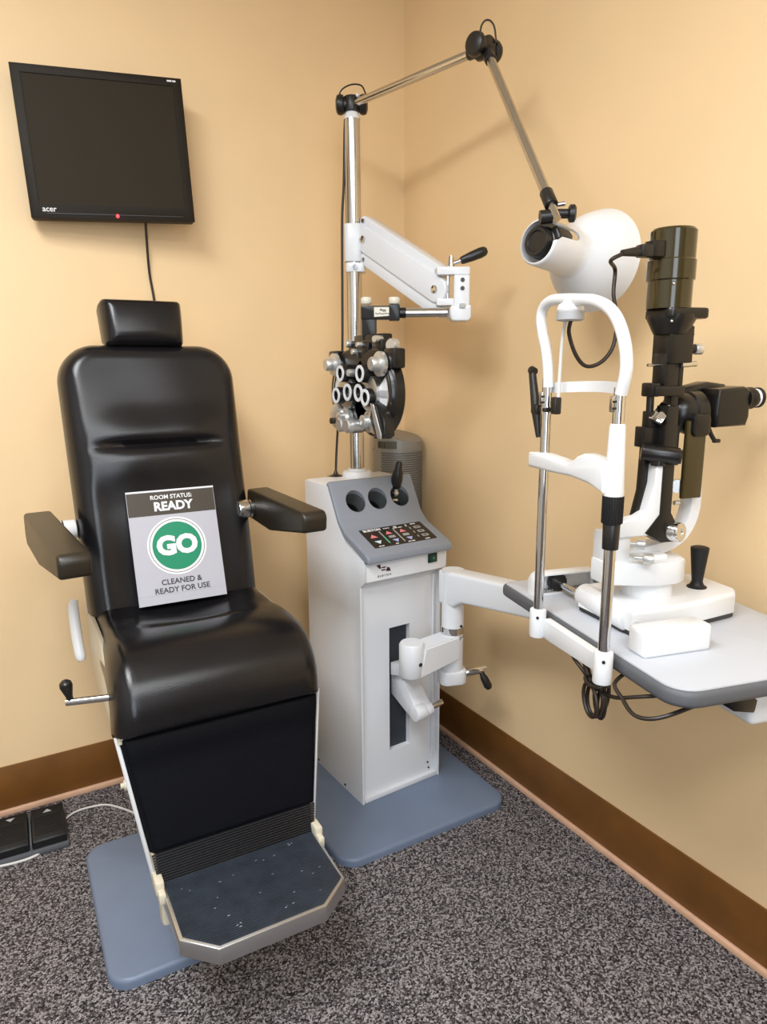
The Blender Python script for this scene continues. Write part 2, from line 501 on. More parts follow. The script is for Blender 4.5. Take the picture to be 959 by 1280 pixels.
b = MB(CF @ M.Translation((0.006, 0, 0)))
b.pad([(0.235, 0.655), (0.10, 0.650), (-0.02, 0.655), (-0.085, 0.645), (-0.115, 0.61), (-0.12, 0.56), (-0.125, 0.545)], 0.212, 0.224, (0.03, 0.012), 0.066, 0.04, seat_bump, 44, 90, 0.012)
b.done('seat_cushion', VINYL, ch, angle=80)


# back
def back_bump(x, t, L):
    e = 1 / (1 + math.exp((abs(x) - 0.13) / 0.012))
    g = -0.018 * math.exp(-((t - 0.262) / 0.011) ** 2) * e
    g += 0.012 * math.exp(-((t - 0.225) / 0.05) ** 2) * math.exp(-(x / 0.16) ** 4)
    g += 0.017 * math.exp(-((t - 0.31) / 0.055) ** 2) * math.exp(-(x / 0.16) ** 4)
    g += 0.004 * math.exp(-((abs(x) - 0.185) / 0.04) ** 2) / (1 + math.exp((0.22 - t) / 0.03))
    g += 0.0015 * math.sin(17 * x + 11 * t) * math.sin(23 * t - 8 * x)
    return g


BACKP = [(0.405, 1.338), (0.365, 1.18), (0.325, 1.02), (0.28, 0.86), (0.235, 0.66)]
b = MB(CF); b.pad(BACKP, 0.219, 0.210, (0.095, 0.02), 0.058, 0.045, back_bump, 44, 110, 0.004)
b.done('back_cushion', VINYL, ch, angle=80)
b = MB(CF); sh = [(y + 0.028, z) for y, z in BACKP]
b.pad(sh, 0.217, 0.209, (0.095, 0.02), 0.022, 0.004, None, 30, 60, 0.022); b.done('back_shell', CREAM, ch, 'cream back shell', angle=60)
# headrest
b = MB(CF @ M.Translation((-0.005, 0, 0))); b.pad([(0.42, 1.448), (0.405, 1.405), (0.395, 1.36), (0.395, 1.335)], 0.103, 0.098, 0.016, 0.05, 0.03, lambda x, t, L: 0.006 * math.cos(x * 14) - 0.004, 26, 30, 0.025)
b.done('headrest', VINYL, ch, angle=70)
b = MB(CF); b.box((0, 0.452, 1.33), (0.05, 0.012, 0.2), 0.004, rot=rot('X', -14)); b.box((0, 0.436, 1.40), (0.08, 0.03, 0.05), 0.005); b.done('headrest_post', STEEL, ch)


# armrests: profile in local (along, z) then turned
def armrest(px, py, yawd, sgn, ztop, L):
    F = CF @ M.Translation((px, py, ztop)) @ rot('Z', yawd)
    poly = [(0.0, 0.0), (-L + 0.012, -0.004), (-L, -0.016), (-L + 0.004, -0.052), (-L * 0.4, -0.088), (-0.01, -0.080), (0.008, -0.055)]
    b = MB(F); b.prism(poly, 0.062, at_x(-0.031), 0.008, 3, 'all'); a = b.done('armrest', BROWNVINYL, ch, angle=50)
    b = MB(F); b.cyl((-sgn * 0.028, -0.045, -0.045), (-sgn * 0.075, -0.045, -0.045), 0.024, bev=0.003)
    b.done('armrest_pivot', WHITEP if sgn < 0 else STEEL, ch, 'white pivot sleeve' if sgn < 0 else 'steel pivot sleeve')
    b = MB(F); b.cyl((-sgn * 0.044, -0.045, -0.045), (-sgn * 0.047, -0.045, -0.045), 0.0246); b.done('pivot_ring', BLK, ch)
    return a


armrest(-0.294, 0.335, 5, -1, 0.945, 0.465)
armrest(0.247, 0.29, 2, 1, 0.963, 0.37)
# leg panel: the rest leans forward, its foot plate folds out at the bottom
LT, LB = V((0.009, -0.145, 0.556)), V((0.006, -0.2135, 0.256))
LD = (LB - LT)


def leg(f): return LT + LD * f


LEGP = [(leg(f).y, leg(f).z) for f in (0, 0.3, 0.6, 0.82)]
b = MB(CF @ M.Translation((0.008, 0.014, 0))); b.pad(LEGP, 0.219, 0.181, 0.006, 0.020, 0.012, lambda x, t, L: 0.005 * math.exp(-((t - 0.03) / 0.03) ** 2), 30, 40, 0.0)
b.done('leg_panel', VINYL_MATTE, ch, angle=70)
b = MB(CF)
t = bmesh.new(); pp = [LT + V((-0.213, 0.012, 0)), LT + V((0.213, 0.012, 0)), LB + V((0.164, 0.012, 0)), LB + V((-0.164, 0.012, 0))]
A = [t.verts.new(p) for p in pp]; B = [t.verts.new((p[0] * 0.96, p[1] + 0.018, p[2])) for p in pp]
t.faces.new(A); t.faces.new(B[::-1])
for i in range(4): t.faces.new((A[i], B[i], B[(i + 1) % 4], A[(i + 1) % 4]))
bmesh.ops.recalc_face_normals(t, faces=t.faces); b.add(t); b.done('leg_panel_frame', CREAM, ch)
for sx in (-1, 1):
    b = MB(CF); p0 = LT + V((sx * 0.2215, 0.008, 0.0)); p1 = LB + V((sx * 0.1735, 0.008, -0.02)); d = p1 - p0
    b.box((p0 + p1) / 2, (0.004, 0.010, d.length), 0.001, rot=(d.to_track_quat('Z', 'Y').to_matrix().to_4x4()))
    b.done('edge_trim', WHITEP, ch)
    b = MB(CF); b.box((0.006 + sx * 0.155, -0.190, 0.215), (0.030, 0.035, 0.13), 0.008, rot=rot('X', -12)); b.done('leg_bracket', CREAM, ch)
# ribbed mat below the leg panel: 12 ribs
n = 12; b = MB(CF); T0, T1 = leg(0.80), leg(1.0) + V((0, 0, -0.004))
b.box(((T0 + T1) / 2) + V((0, 0.005, 0)), (0.338, 0.010, (T1 - T0).length), rot=rot('X', -12.9)); b.done('rib_mat', RUB, ch)
for i in range(n):
    b = MB(CF); c = T0.lerp(T1, (i + 0.5) / n); hw = 0.1785 - 0.0085 * (i / n)
    b.cyl((c.x - hw, c.y - 0.002, c.z), (c.x + hw, c.y - 0.002, c.z), 0.0022, n=8); b.done('rib', RIBB, ch)
# footrest
FT = M.Translation((0.0, 0.0, 0.255))
out = [(-0.162, -0.216), (-0.161, -0.377), (-0.102, -0.434), (0.110, -0.434), (0.174, -0.382), (0.177, -0.219)]
inn = [(-0.155, -0.216), (-0.154, -0.374), (-0.099, -0.427), (0.107, -0.427), (0.167, -0.379), (0.170, -0.219)]
b = MB(CF @ FT); b.prism(out, 0.036, M.Translation((0, 0, -0.036)), 0.003, 2, 'all'); b.done('footrest', ALU, ch, 'cast aluminium footrest')
b = MB(CF @ FT); b.prism(inn, 0.0012, M.Translation((0, 0, 0.0)))
for i in range(37):
    y = -0.220 - i * 0.0056
    xl = -0.153 if y > -0.374 else -0.153 + (-0.374 - y) * 0.055 / 0.053
    xr = 0.167 if y > -0.379 else 0.167 - (-0.379 - y) * 0.060 / 0.048
    b.box(((xl + xr) / 2, y, 0.0018), (xr - xl, 0.0030, 0.0018))
b.done('footrest_mat', RIBRUB, ch, 'scuffed ribbed rubber mat')
random.seed(3); b = MB(CF @ FT)
for k in range(26):
    b.box((random.uniform(-0.14, 0.15), random.uniform(-0.41, -0.23), 0.0028), (random.uniform(0.001, 0.005), 0.0015, 0.0004), rot=rot('Z', random.uniform(-30, 30)))
b.done('scuff_marks', LTGREY, ch, 'pale scuff marks', kind='stuff')
for sx in (-1, 1):
    b = MB(CF @ FT); b.box((0.007 + sx * 0.173, -0.217, 0.006), (0.018, 0.045, 0.030), 0.004); b.box((0.007 + sx * 0.172, -0.245, -0.006), (0.014, 0.022, 0.024), 0.003); b.done('footrest_hinge', CREAM, ch)
# side handle loop, crank, bolt
b = MB(CF); b.tube([(-0.230, 0.342, 0.708), (-0.236, 0.335, 0.69), (-0.237, 0.30, 0.63), (-0.235, 0.272, 0.585), (-0.232, 0.266, 0.572)], 0.012, 12, rads=[0.008, 0.013, 0.0135, 0.013, 0.008]); b.done('recline_lever', WHITEP, ch)
b = MB(CF); b.cyl((-0.21, -0.10, 0.628), (-0.292, -0.075, 0.626), 0.0075); b.done('crank_shaft', STEEL, ch)
b = MB(CF); b.lathe([(0, 0), (0.006, 0.001), (0.007, 0.01), (0.0125, 0.032), (0.0115, 0.040), (0.006, 0.045), (0, 0.046)], (-0.284, -0.077, 0.630), (-0.16, -0.05, 1)); b.done('crank_knob', BLK, ch)
b = MB(CF); b.cyl((-0.17, -0.10, 0.425), (-0.202, -0.10, 0.425), 0.011, bev=0.003); b.cyl((-0.20, -0.10, 0.425), (-0.208, -0.10, 0.425), 0.006); b.done('side_bolt', CREAM, ch)

# ------------------------------------------------------------------ status sign on the seat
SG = V((0.396, 1.655, 0.850))
sg = thing('status_sign', 'white acrylic status sign with a green circle propped on the chair seat', 'sign', (0.396, 1.64, 0.72))
p_bl = V((0.288, 1.655, 0.722)); p_br = V((0.500, 1.648, 0.722)); p_tl = V((0.290, 1.737, 0.987)); 
ex = (p_br - p_bl).normalized(); ez0 = (p_tl - p_bl); ez = (ez0 - ex * ez0.dot(ex)).normalized(); en = ex.cross(ez)
SW, SH = 0.213, 0.279
SF = M.Translation(p_bl) @ M((ex, ez, en)).transposed().to_4x4()      # X across, Y up the sheet, Z to the viewer
b = MB(SF); b.prism([(0, 0), (SW, 0), (SW, SH), (0, SH)], 0.003, M.Translation((0, 0, -0.003))); b.done('sheet', PAPER, sg)
b = MB(SF); b.prism([(0.001, SH - 0.062), (SW - 0.001, SH - 0.062), (SW - 0.001, SH - 0.005), (0.001, SH - 0.005)], 0.0003); b.done('header_band', SIGNBR, sg, 'dark brown printed band')
cc = (SW * 0.5, 0.138)


def ring(r0, r1, z0, m, nm):
    b = MB(SF); pr = [(r1, 0), (r1, z0), (r0, z0), (r0, 0)] if r0 else [(r1, 0), (r1, z0), (0, z0)]
    b.lathe(pr, (cc[0], cc[1], 0), (0, 0, 1), 64, cap=False); return b.done(nm, m, sg)


ring(0, 0.0715, 0.0003, SIGNWH, 'white_disc'); ring(0.0655, 0.0668, 0.0005, SIGNDK, 'dark_ring'); ring(0, 0.0595, 0.0006, SIGNGR, 'green_disc')


def st(txt, x, y, s, m, z=0.0009, bold=0, sq=1.0):
    letters(txt, s, SF @ M.Translation((x, y, z)), m, sg, bold=bold, squash=sq, depth=0.0002)


st('ROOM STATUS:', SW * 0.5, SH - 0.0185, 0.0145, SIGNWH, bold=0.0003)
st('READY', SW * 0.51, SH - 0.042, 0.030, SIGNWH, bold=0.0012)
st('GO', cc[0], cc[1], 0.062, SIGNWH, 0.0012, bold=0.0034, sq=1.02)
st('CLEANED &', SW * 0.5, 0.051, 0.0185, SIGNDK, bold=0.0002)
st('READY FOR USE', SW * 0.5, 0.031, 0.0185, SIGNDK, bold=0.0002)
b = MB(SF); b.box((SW / 2, 0.0225, 0.0003), (SW, 0.0006, 0.0003)); b.done('fold_line', LTGREY, sg)
b = MB(SF); b.box((SW / 2, SH - 0.002, 0.0), (SW, 0.004, 0.0035)); b.done('holder_edge', WHITEP, sg)

# ------------------------------------------------------------------ foot pedal
pd = thing('foot_pedal', 'black double foot pedal on the carpet by the left baseboard', 'pedal', (0.005, 1.96, 0))
PFm = M.Translation((0.005, 1.965, 0)) @ rot('Z', -2)
b = MB(PFm); b.box((0, 0, 0.008), (0.185, 0.16, 0.016), 0.004); b.box((0, 0, 0.020), (0.005, 0.15, 0.03), 0.001); b.done('pedal_base', GREYB, pd)
for i, sx in enumerate((-1, 1)):
    b = MB(PFm); b.prism([(-0.072, 0.012), (0.072, 0.012), (0.072, 0.046), (0.06, 0.05), (-0.066, 0.042), (-0.072, 0.036)], 0.084, at_x(sx * 0.0465 - 0.042), 0.003)
    for k in range(10): b.box((sx * 0.0465, -0.05 + k * 0.008, 0.0435 + k * 0.0005), (0.07, 0.003, 0.0016))
    p = b.done('pedal', RUB, pd)
    s_ = 1 if sx > 0 else -1
    b = MB(PFm @ M.Translation((sx * 0.0465, 0.045, 0.0495)) @ rot('X', 3.5)); b.prism([(-0.011, -0.006 * s_), (0.011, -0.006 * s_), (0, 0.007 * s_)], 0.001); b.done('arrow', LTGREY, p)
b = MB(); b.tube([(0.096, 2.005, 0.008), (0.125, 2.03, 0.005), (0.17, 2.035, 0.0035), (0.22, 2.015, 0.0035), (0.28, 1.93, 0.0035), (0.325, 1.832, 0.0035)], 0.003, 8)
b.done('cord', CABLEW, pd, 'thin white cord running to the chair base')
b = MB(); b.tube([(0.03, 1.893, 0.006), (0.0, 1.882, 0.0035), (-0.06, 1.885, 0.0035), (-0.16, 1.91, 0.0035), (-0.30, 1.93, 0.0035)], 0.0035, 8)
b.done('cord', CABLEW, pd, 'white cord along its front edge')

# ------------------------------------------------------------------ instrument console with pole
cs = thing('instrument_console', 'white instrument console cabinet with grey control panel and tall steel pole on a blue base', 'console', (1.0, 1.79, 0))
X0, X1, YR = 0.872, 1.160, 1.945
GP = M.Translation((0.8602, 1.5994, 0.0218)) @ rot('Z', 3.4) @ M.Scale(0.983, 4) @ M.Translation((-0.875, -1.627, 0))      # cabinet stands a little turned
b = MB(); b.prism(rrect(0.695, 1.25, 1.405, 1.925, 0.055), 0.0225, None, 0.009, 3, 'top'); b.done('base_plate', BLUEB, cs, 'blue-grey painted steel floor plate')
body = [(1.642, 0.001), (YR, 0.001), (YR, 0.946), (1.798, 0.946), (1.744, 0.846), (1.708, 0.808), (1.603, 0.764), (1.603, 0.70), (1.612, 0.692), (1.642, 0.684)]


def wells(r, dep, x0=0.0):
    c_ = MB(GP)
    for x, y, z in WELLS:
        c_.cyl(V((x, y, z)) + WN * 0.05, V((x, y, z)) - WN * dep, r, n=32)
    return c_


WN = V((0, -0.70, 0.71)).normalized()
WELLS = [(0.945, 1.764, 0.897), (1.022, 1.764, 0.897), (1.103, 1.764, 0.897)]
b = MB(GP); b.prism(body, X1 - X0 - 0.012, at_x(X0 + 0.006), 0.004, 2)
cut = wells(0.036, 0.105); cut.box((1.0165, 1.64, 0.335), (0.074, 0.06, 0.396)); b.done('cabinet', WHITE, cs, cut=cut)
b = MB(GP); b.prism([(1.628, 0.001), (YR - 0.002, 0.001), (YR - 0.002, 0.944), (1.796, 0.944), (1.742, 0.844), (1.706, 0.806), (1.603, 0.762), (1.603, 0.702), (1.610, 0.694), (1.628, 0.68)], 0.007, at_x(X0), 0.001); b.done('side_panel', WHITE, cs)
b = MB(GP); b.prism([(1.628, 0.001), (YR - 0.002, 0.001), (YR - 0.002, 0.944), (1.796, 0.944), (1.742, 0.844), (1.706, 0.806), (1.603, 0.762), (1.603, 0.702), (1.610, 0.694), (1.628, 0.68)], 0.007, at_x(X1 - 0.007), 0.001); b.done('side_panel', WHITE, cs)
b = MB(GP); b.box((1.016, 1.636, 0.009), (0.27, 0.014, 0.016), 0.002); b.done('bottom_rail', WHITE, cs)
b = MB(GP); b.box((1.138, 1.6385, 0.37), (0.006, 0.006, 0.61), 0.001); b.done('front_seam', WHITE, cs)
b = MB(GP); b.box((1.0165, 1.663, 0.335), (0.078, 0.006, 0.40)); b.done('slot_lining', SLATE, cs, 'dark slate lining of the arm slot')
for z_, x_ in ((0.030, 1.128), (0.050, 1.124)):
    b = MB(GP); b.cyl((x_, 1.643, z_), (x_, 1.6395, z_), 0.003, n=10); b.done('screw', BLK, cs)
for y_ in (1.73, 1.90):
    b = MB(GP); b.cyl((X0 + 0.002, y_, 0.015), (X0 - 0.002, y_, 0.015), 0.004, n=10); b.done('screw', BLK, cs)
# grey panel
pan = [(1.812, 0.948), (1.803, 0.956), (1.794, 0.954), (1.744, 0.861), (1.735, 0.848), (1.705, 0.823), (1.600, 0.784), (1.586, 0.776), (1.582, 0.764), (1.585, 0.756), (1.605, 0.752), (1.705, 0.790), (1.75, 0.84), (1.804, 0.938)]
b = MB(GP); b.prism(pan, 0.296, at_x(0.872), 0.006, 3); b.done('control_panel', GREYP, cs, cut=wells(0.0325, 0.2))
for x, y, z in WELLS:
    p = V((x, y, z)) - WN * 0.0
    b = MB(GP); b.lathe([(0.0325, 0.006), (0.031, 0.10), (0.0, 0.10)], p, -WN, 32, cap=False); o = b.done('well', WELLSHADE, cs)
    b = MB(GP); b.lathe([(0.0315, 0.052), (0.024, 0.046), (0.022, 0.055), (0.021, 0.098), (0, 0.098)], p, -WN, 32, cap=False); b.done('well_cup', BLK, o)
# key overlay on the lower slope
sl = (V((0, 1.705, 0.823)) - V((0, 1.600, 0.784))).normalized()
KF = M.Translation((0.916, 1.600, 0.784)) @ M((V((1, 0, 0)), sl, V((1, 0, 0)).cross(sl))).transposed().to_4x4()
OW, OH = 0.218, 0.094
b = MB(GP @ KF); b.prism(rrect(0, OW, 0.016, 0.016 + OH, 0.003), 0.0012); ov = b.done('key_overlay', PLBLK, cs, 'black printed key overlay')


def tri(x, y, s, up, m, nm='key'):
    b = MB(GP @ KF); k = 1 if up else -1
    b.prism([(x - s, y - k * s * 0.62), (x + s, y - k * s * 0.62), (x, y + k * s * 0.75)], 0.0006, M.Translation((0, 0, 0.0012)), 0); b.done(nm, m, ov)


def rect(x, y, w_, h_, m, nm, z=0.0012):
    b = MB(GP @ KF); b.prism(rrect(x - w_ / 2, x + w_ / 2, y - h_ / 2, y + h_ / 2, min(w_, h_) * 0.2, 3), 0.0005, M.Translation((0, 0, z))); b.done(nm, m, ov)


letters('BURTON', 0.0145, GP @ KF @ M.Translation((0.040, 0.101, 0.0013)), OTXT, ov, bold=0.0005)
for (x_, y_, w_) in ((0.081, 0.101, 0.005), (0.089, 0.101, 0.006), (0.097, 0.101, 0.005), (0.121, 0.103, 0.010), (0.118, 0.096, 0.016), (0.136, 0.096, 0.012), (0.186, 0.103, 0.018), (0.020, 0.021, 0.008), (0.030, 0.021, 0.008), (0.078, 0.021, 0.010), (0.122, 0.021, 0.010), (0.135, 0.021, 0.010), (0.186, 0.021, 0.016)):
    b = MB(GP @ KF); b.box((x_, y_, 0.0014), (w_, 0.0035, 0.0004)); b.done('print_mark', OTXT, ov)
tri(0.026, 0.071, 0.0125, True, PINK); tri(0.028, 0.040, 0.0115, False, PALEB)
tri(0.082, 0.078, 0.011, True, PINK); tri(0.086, 0.036, 0.011, False, LAV)
tri(0.131, 0.078, 0.011, True, PINK); tri(0.134, 0.036, 0.011, False, LAV)
rect(0.083, 0.057, 0.022, 0.0115, OGREY, 'key'); rect(0.132, 0.057, 0.022, 0.0115, OGREY, 'key')
rect(0.058, 0.060, 0.0045, 0.062, OGREY, 'level_bar'); rect(0.058, 0.045, 0.003, 0.034, GREENL, 'level_light', 0.0016)
rect(0.108, 0.058, 0.0045, 0.066, OGREY, 'level_bar')
for k in range(3): rect(0.190, 0.084 - k * 0.022, 0.023, 0.012, OGREY, 'key'); rect(0.165, 0.084 - k * 0.022, 0.0035, 0.011, OGREY, 'level_bar')
rect(0.159, 0.100, 0.0035, 0.010, OTXT, 'level_bar')
for k in range(3):
    b = MB(GP @ KF); b.box((0.190, 0.084 - k * 0.022, 0.0018), (0.012, 0.004, 0.0003)); b.done('print_mark', PLBLK, ov)
# lip: emblem, name, switch, screws
LF = M(((1, 0, 0, 0), (0, 0, -1, 1.6025), (0, 1, 0, 0), (0, 0, 0, 1)))
b = MB(GP @ LF); ex0, ez_ = 0.935, 0.731
b.prism([(ex0 - 0.024, ez_ + 0.013), (ex0 - 0.012, ez_ + 0.015), (ex0 - 0.008, ez_ + 0.003), (ex0 - 0.014, ez_ + 0.002)], 0.0006)
b.prism([(ex0 + 0.012, ez_ + 0.004), (ex0 + 0.020, ez_ + 0.001), (ex0 + 0.024, ez_ - 0.009), (ex0 + 0.008, ez_ - 0.008)], 0.0006)
b.prism([(ex0 - 0.006, ez_ + 0.0065), (ex0 + 0.008, ez_ + 0.0065), (ex0 + 0.007, ez_ + 0.003), (ex0 - 0.007, ez_ + 0.003)], 0.0006)
b.prism([(ex0 - 0.007, ez_ - 0.001), (ex0 + 0.007, ez_ - 0.001), (ex0 + 0.006, ez_ - 0.0045), (ex0 - 0.008, ez_ - 0.0045)], 0.0006)
b.done('emblem', MAROON, cs, 'dark maroon emblem')
letters('BURTON', 0.0085, GP @ LF @ M.Translation((0.938, 0.7115, 0)), MAROON, cs, space=1.5, depth=0.0003)
b = MB(GP @ LF); b.prism([(1.090, 0.723), (1.122, 0.723), (1.122, 0.750), (1.090, 0.750)], 0.004, None, 0.001); b.done('switch_bezel', BLK, cs)
b = MB(GP @ LF); b.prism([(1.094, 0.7255), (1.118, 0.7255), (1.118, 0.7475), (1.094, 0.7475)], 0.0065, None, 0.0015); sw = b.done('power_switch', DKGREEN, cs, 'dark green rocker power switch')
letters('2', 0.010, GP @ LF @ M.Translation((1.107, 0.7365, 0.0067)), LTGREY, sw)
for x in (0.957, 1.103):
    b = MB(GP); b.cyl((x, 1.594, 0.768), (x, 1.585, 0.765), 0.003, n=10); b.done('screw', CHROME, cs)
# pole
PX, PY = 1.006, 1.886
b = MB(); b.lathe([(0.046, 0.946), (0.046, 0.962), (0.042, 0.968), (0.028, 0.970), (0.028, 0.976), (0.0225, 0.976)], (PX, PY, 0), (0, 0, 1), 40); b.done('pole_collar', WHITEP, cs)
b = MB(); b.cyl((PX, PY, 0.95), (PX, PY, 1.966), 0.0225, n=40); b.done('pole', STEEL, cs)
b = MB(); b.lathe([(0.0225, 1.966), (0.0235, 1.966), (0.0235, 1.974), (0.018, 1.984), (0.010, 1.986)], (PX, PY, 0), (0, 0, 1), 36); b.done('pole_cap', WHITEP, cs)
b = MB(); b.lathe([(0.028, 0.946), (0.028, 0.950), (0.018, 0.954), (0.008, 0.958), (0.005, 0.966), (0.003, 0.97)], (0.948, 1.918, 0), (0, 0, 1), 24); b.done('cable_gland', BLK, cs)
b = MB(); b.tube([(0.948, 1.918, 0.955), (0.953, 1.921, 1.02), (0.962, 1.922, 1.12), (0.975, 1.914, 1.30), (0.977, 1.908, 1.5), (0.978, 1.903, 1.70), (0.984, 1.900, 1.80), (0.986, 1.892, 1.95), (0.99, 1.885, 2.0)], 0.0038, 8)
b.done('pole_cable', BROWNCORD, cs, 'thin black cable running up the pole')

# handheld instrument in the third well
hs = thing('handheld_scope', 'black handled diagnostic handpiece standing in the third well of the console', 'instrument', (1.10, 1.80, 0.87))
p0 = GP @ (V(WELLS[2]) - WN * 0.048); up_ = V((0.02, -0.22, 0.97)).normalized()
b = MB(); b.lathe([(0.016, 0.0), (0.0165, 0.02), (0.012, 0.024), (0.012, 0.034), (0.014, 0.036), (0.014, 0.042), (0.010, 0.046), (0.010, 0.056)], p0, up_); b.done('neck', CHROME, hs, 'chrome neck')
b = MB(); b.lathe([(0.010, 0.054), (0.0155, 0.062), (0.0175, 0.085), (0.0155, 0.108), (0.011, 0.118), (0.0105, 0.135), (0.007, 0.14), (0, 0.141)], p0, up_); b.done('handle', BLK, hs)

# ------------------------------------------------------------------ examination lamp on the pole
el = thing('examination_lamp', 'white bell shaded examination lamp on a jointed steel arm above the slit lamp', 'lamp', (PX, PY, 1.985))
J0, J1, J2 = V((PX, PY, 2.005)), V((1.119, 1.431, 2.010)), V((1.016, 1.086, 1.597))


def joint(c, a, up, parent, nm='joint'):
    b = MB(); a = V(a).normalized(); s_ = V(up).normalized().cross(a).normalized()
    b.cyl(c - a * 0.020, c + a * 0.020, 0.023, bev=0.003)
    for k in (-1, 1): b.lathe([(0.010, 0), (0.024, 0.003), (0.027, 0.012), (0.024, 0.021), (0.014, 0.025), (0, 0.025)], c + s_ * k * 0.020, s_ * k, 18)
    b.cyl(c - s_ * 0.034, c + s_ * 0.034, 0.018)
    return b.done(nm, BLK, parent)


def arc(p0, p1, h, parent):
    b = MB(); m_ = (V(p0) + V(p1)) / 2
    b.tube([p0, V(p0).lerp(m_, 0.3) + V((0, 0, h * 0.75)), m_ + V((0, 0, h)), V(p1).lerp(m_, 0.3) + V((0, 0, h * 0.75)), p1], 0.0022, 8); b.done('wire_loop', BROWNCORD, parent)


d1 = (J1 - J0).normalized(); d2 = (J2 - J1).normalized()
b = MB(); b.cyl((PX, PY, 1.984), (PX, PY, 1.998), 0.013); b.done('pivot', BLK, el)
joint(J0, (0, 0, 1), (-0.5, -0.86, 0), el); joint(J1 - d1 * 0.004, d1, (0, 0, 1), el)
b = MB(); b.cyl(J0 + d1 * 0.018, J1 - d1 * 0.02, 0.0105); b.done('upper_arm', STEEL, el)
b = MB(); b.cyl(J1 + d2 * 0.01, J1 + d2 * 0.055, 0.0135, bev=0.002); b.cyl(J1 - d1 * 0.05, J1 - d1 * 0.01, 0.013, bev=0.002); b.done('arm_socket', BLK, el)
b = MB(); b.cyl(J1 + d2 * 0.05, J2 - d2 * 0.01, 0.0105); b.done('lower_arm', STEEL, el)
b = MB(); b.ball(J0 + d1 * 0.024 + V((0, 0, 0.018)), 0.005); b.done('wire_bush', WHITEP, el)
arc(J0 + V((-0.034, 0.02, 0.012)), J0 + d1 * 0.024 + V((0.02, -0.012, 0.02)), 0.032, el)
arc(J1 + V((-0.012, 0.010, 0.016)), J1 + V((0.020, -0.014, 0.010)), 0.045, el)
b = MB(); b.cyl(J2 - d2 * 0.028, J2 + d2 * 0.012, 0.0135, bev=0.002); b.done('arm_socket', BLK, el)
b = MB(); b.cyl(J2 + d2 * 0.01, J2 + d2 * 0.05, 0.008); b.done('stem', CHROME, el)
kc = J2 + d2 * 0.028 + V((0.026, -0.012, -0.004))
b = MB(); b.cyl(kc, kc + V((-0.02, 0.012, 0)), 0.009); b.lathe([(0.012, 0), (0.0165, 0.003), (0.0165, 0.012), (0.012, 0.015), (0, 0.015)], kc, V((0.7, -0.6, 0)), 14); b.cyl(kc + V((-0.045, 0.03, -0.006)), kc + V((-0.025, 0.018, -0.004)), 0.013); b.done('tilt_knob', BLK, el)
b = MB(); b.cyl(J2 + V((0.012, -0.008, -0.006)), J2 + V((0.024, -0.016, -0.004)), 0.0045); b.done('screw', STEEL, el)
HN = V((0.999, 1.100, 1.524)); ax = V((0.195, 0.030, -0.020)).normalized()
b = MB()
prof = [(0.040, 0.000), (0.043, 0.001), (0.045, 0.005), (0.046, 0.030), (0.047, 0.090), (0.049, 0.103), (0.054, 0.110), (0.068, 0.126), (0.083, 0.146), (0.096, 0.170), (0.108, 0.200), (0.1065, 0.2005), (0.094, 0.171), (0.081, 0.148), (0.066, 0.129), (0.052, 0.113), (0.046, 0.104), (0.043, 0.09), (0.041, 0.012), (0.040, 0.0)]
b.lathe(prof, HN, ax, 64, cap=False)
cut = MB(); cf = M.Translation(HN) @ frame_from(ax, (0, 0, 1))
# notch in the neck on the upper side towards the room
nd_ = V((-0.25, -0.80, 0.42)); ndir = (nd_ - ax * nd_.dot(ax)).normalized()
NF = M.Translation(HN) @ M((ax, ax.cross(ndir) * -1, ndir)).transposed().to_4x4()
cut.prism([(-0.02, -0.023), (0.008, -0.021), (0.020, -0.014), (0.066, -0.013), (0.076, -0.008), (0.079, 0.0), (0.076, 0.008), (0.066, 0.013), (0.020, 0.014), (0.008, 0.022), (-0.02, 0.024)], 0.05, NF @ M.Translation((0, 0, 0.012)))
b.done('shade', WHITEP, el, angle=50, cut=cut)
b = MB(); b.lathe([(0, -0.002), (0.019, -0.002), (0.021, -0.005), (0.027, -0.005), (0.030, -0.001), (0.030, 0.010), (0.028, 0.012), (0.028, 0.015), (0.032, 0.017), (0.032, 0.026), (0.030, 0.030), (0.029, 0.078), (0, 0.078)], HN, ax, 32); b.done('socket', BLK, el, 'black lamp socket')
b = MB(NF); b.prism([(0.016, -0.013), (0.058, -0.012), (0.066, 0.0), (0.058, 0.012), (0.016, 0.014)], 0.016, M.Translation((0, 0, 0.026)), 0.005, 3); b.done('switch_cover', BLK, el)
b = MB(); b.ball(HN + ax * 0.155, 0.032); b.cyl(HN + ax * 0.078, HN + ax * 0.135, 0.014, 0.02); b.done('bulb', PAPER, el)

# ------------------------------------------------------------------ counterbalance arm on the pole
ca = thing('counterbalance_arm', 'white parallel link counterbalance arm with black lever clamped to the steel pole', 'arm', (PX, PY, 1.62))
yaw_d = -30.27
PFr = M.Translation((PX, PY, 0)) @ rot('Z', yaw_d)
b = MB(PFr); b.prism(rrect(-0.027, 0.027, -0.027, 0.027, 0.016), 0.104, M.Translation((0, 0, 1.584)), 0.002); b.done('clamp_sleeve', WHITE, ca)
b = MB(PFr); b.prism(rrect(-0.024, 0.034, -0.025, 0.025, 0.012), 0.026, M.Translation((0, 0, 1.555)), 0.002); cl = b.done('clamp_collar', WHITE, ca)
b = MB(PFr); b.cyl((0.004, -0.0245, 1.568), (0.004, -0.029, 1.568), 0.007, n=14); b.done('bolt', CHROME, cl)
ang = math.degrees(math.atan2(-0.270, 0.075))
AF = M.Translation((1.040, 1.855, 0)) @ rot('Z', ang)


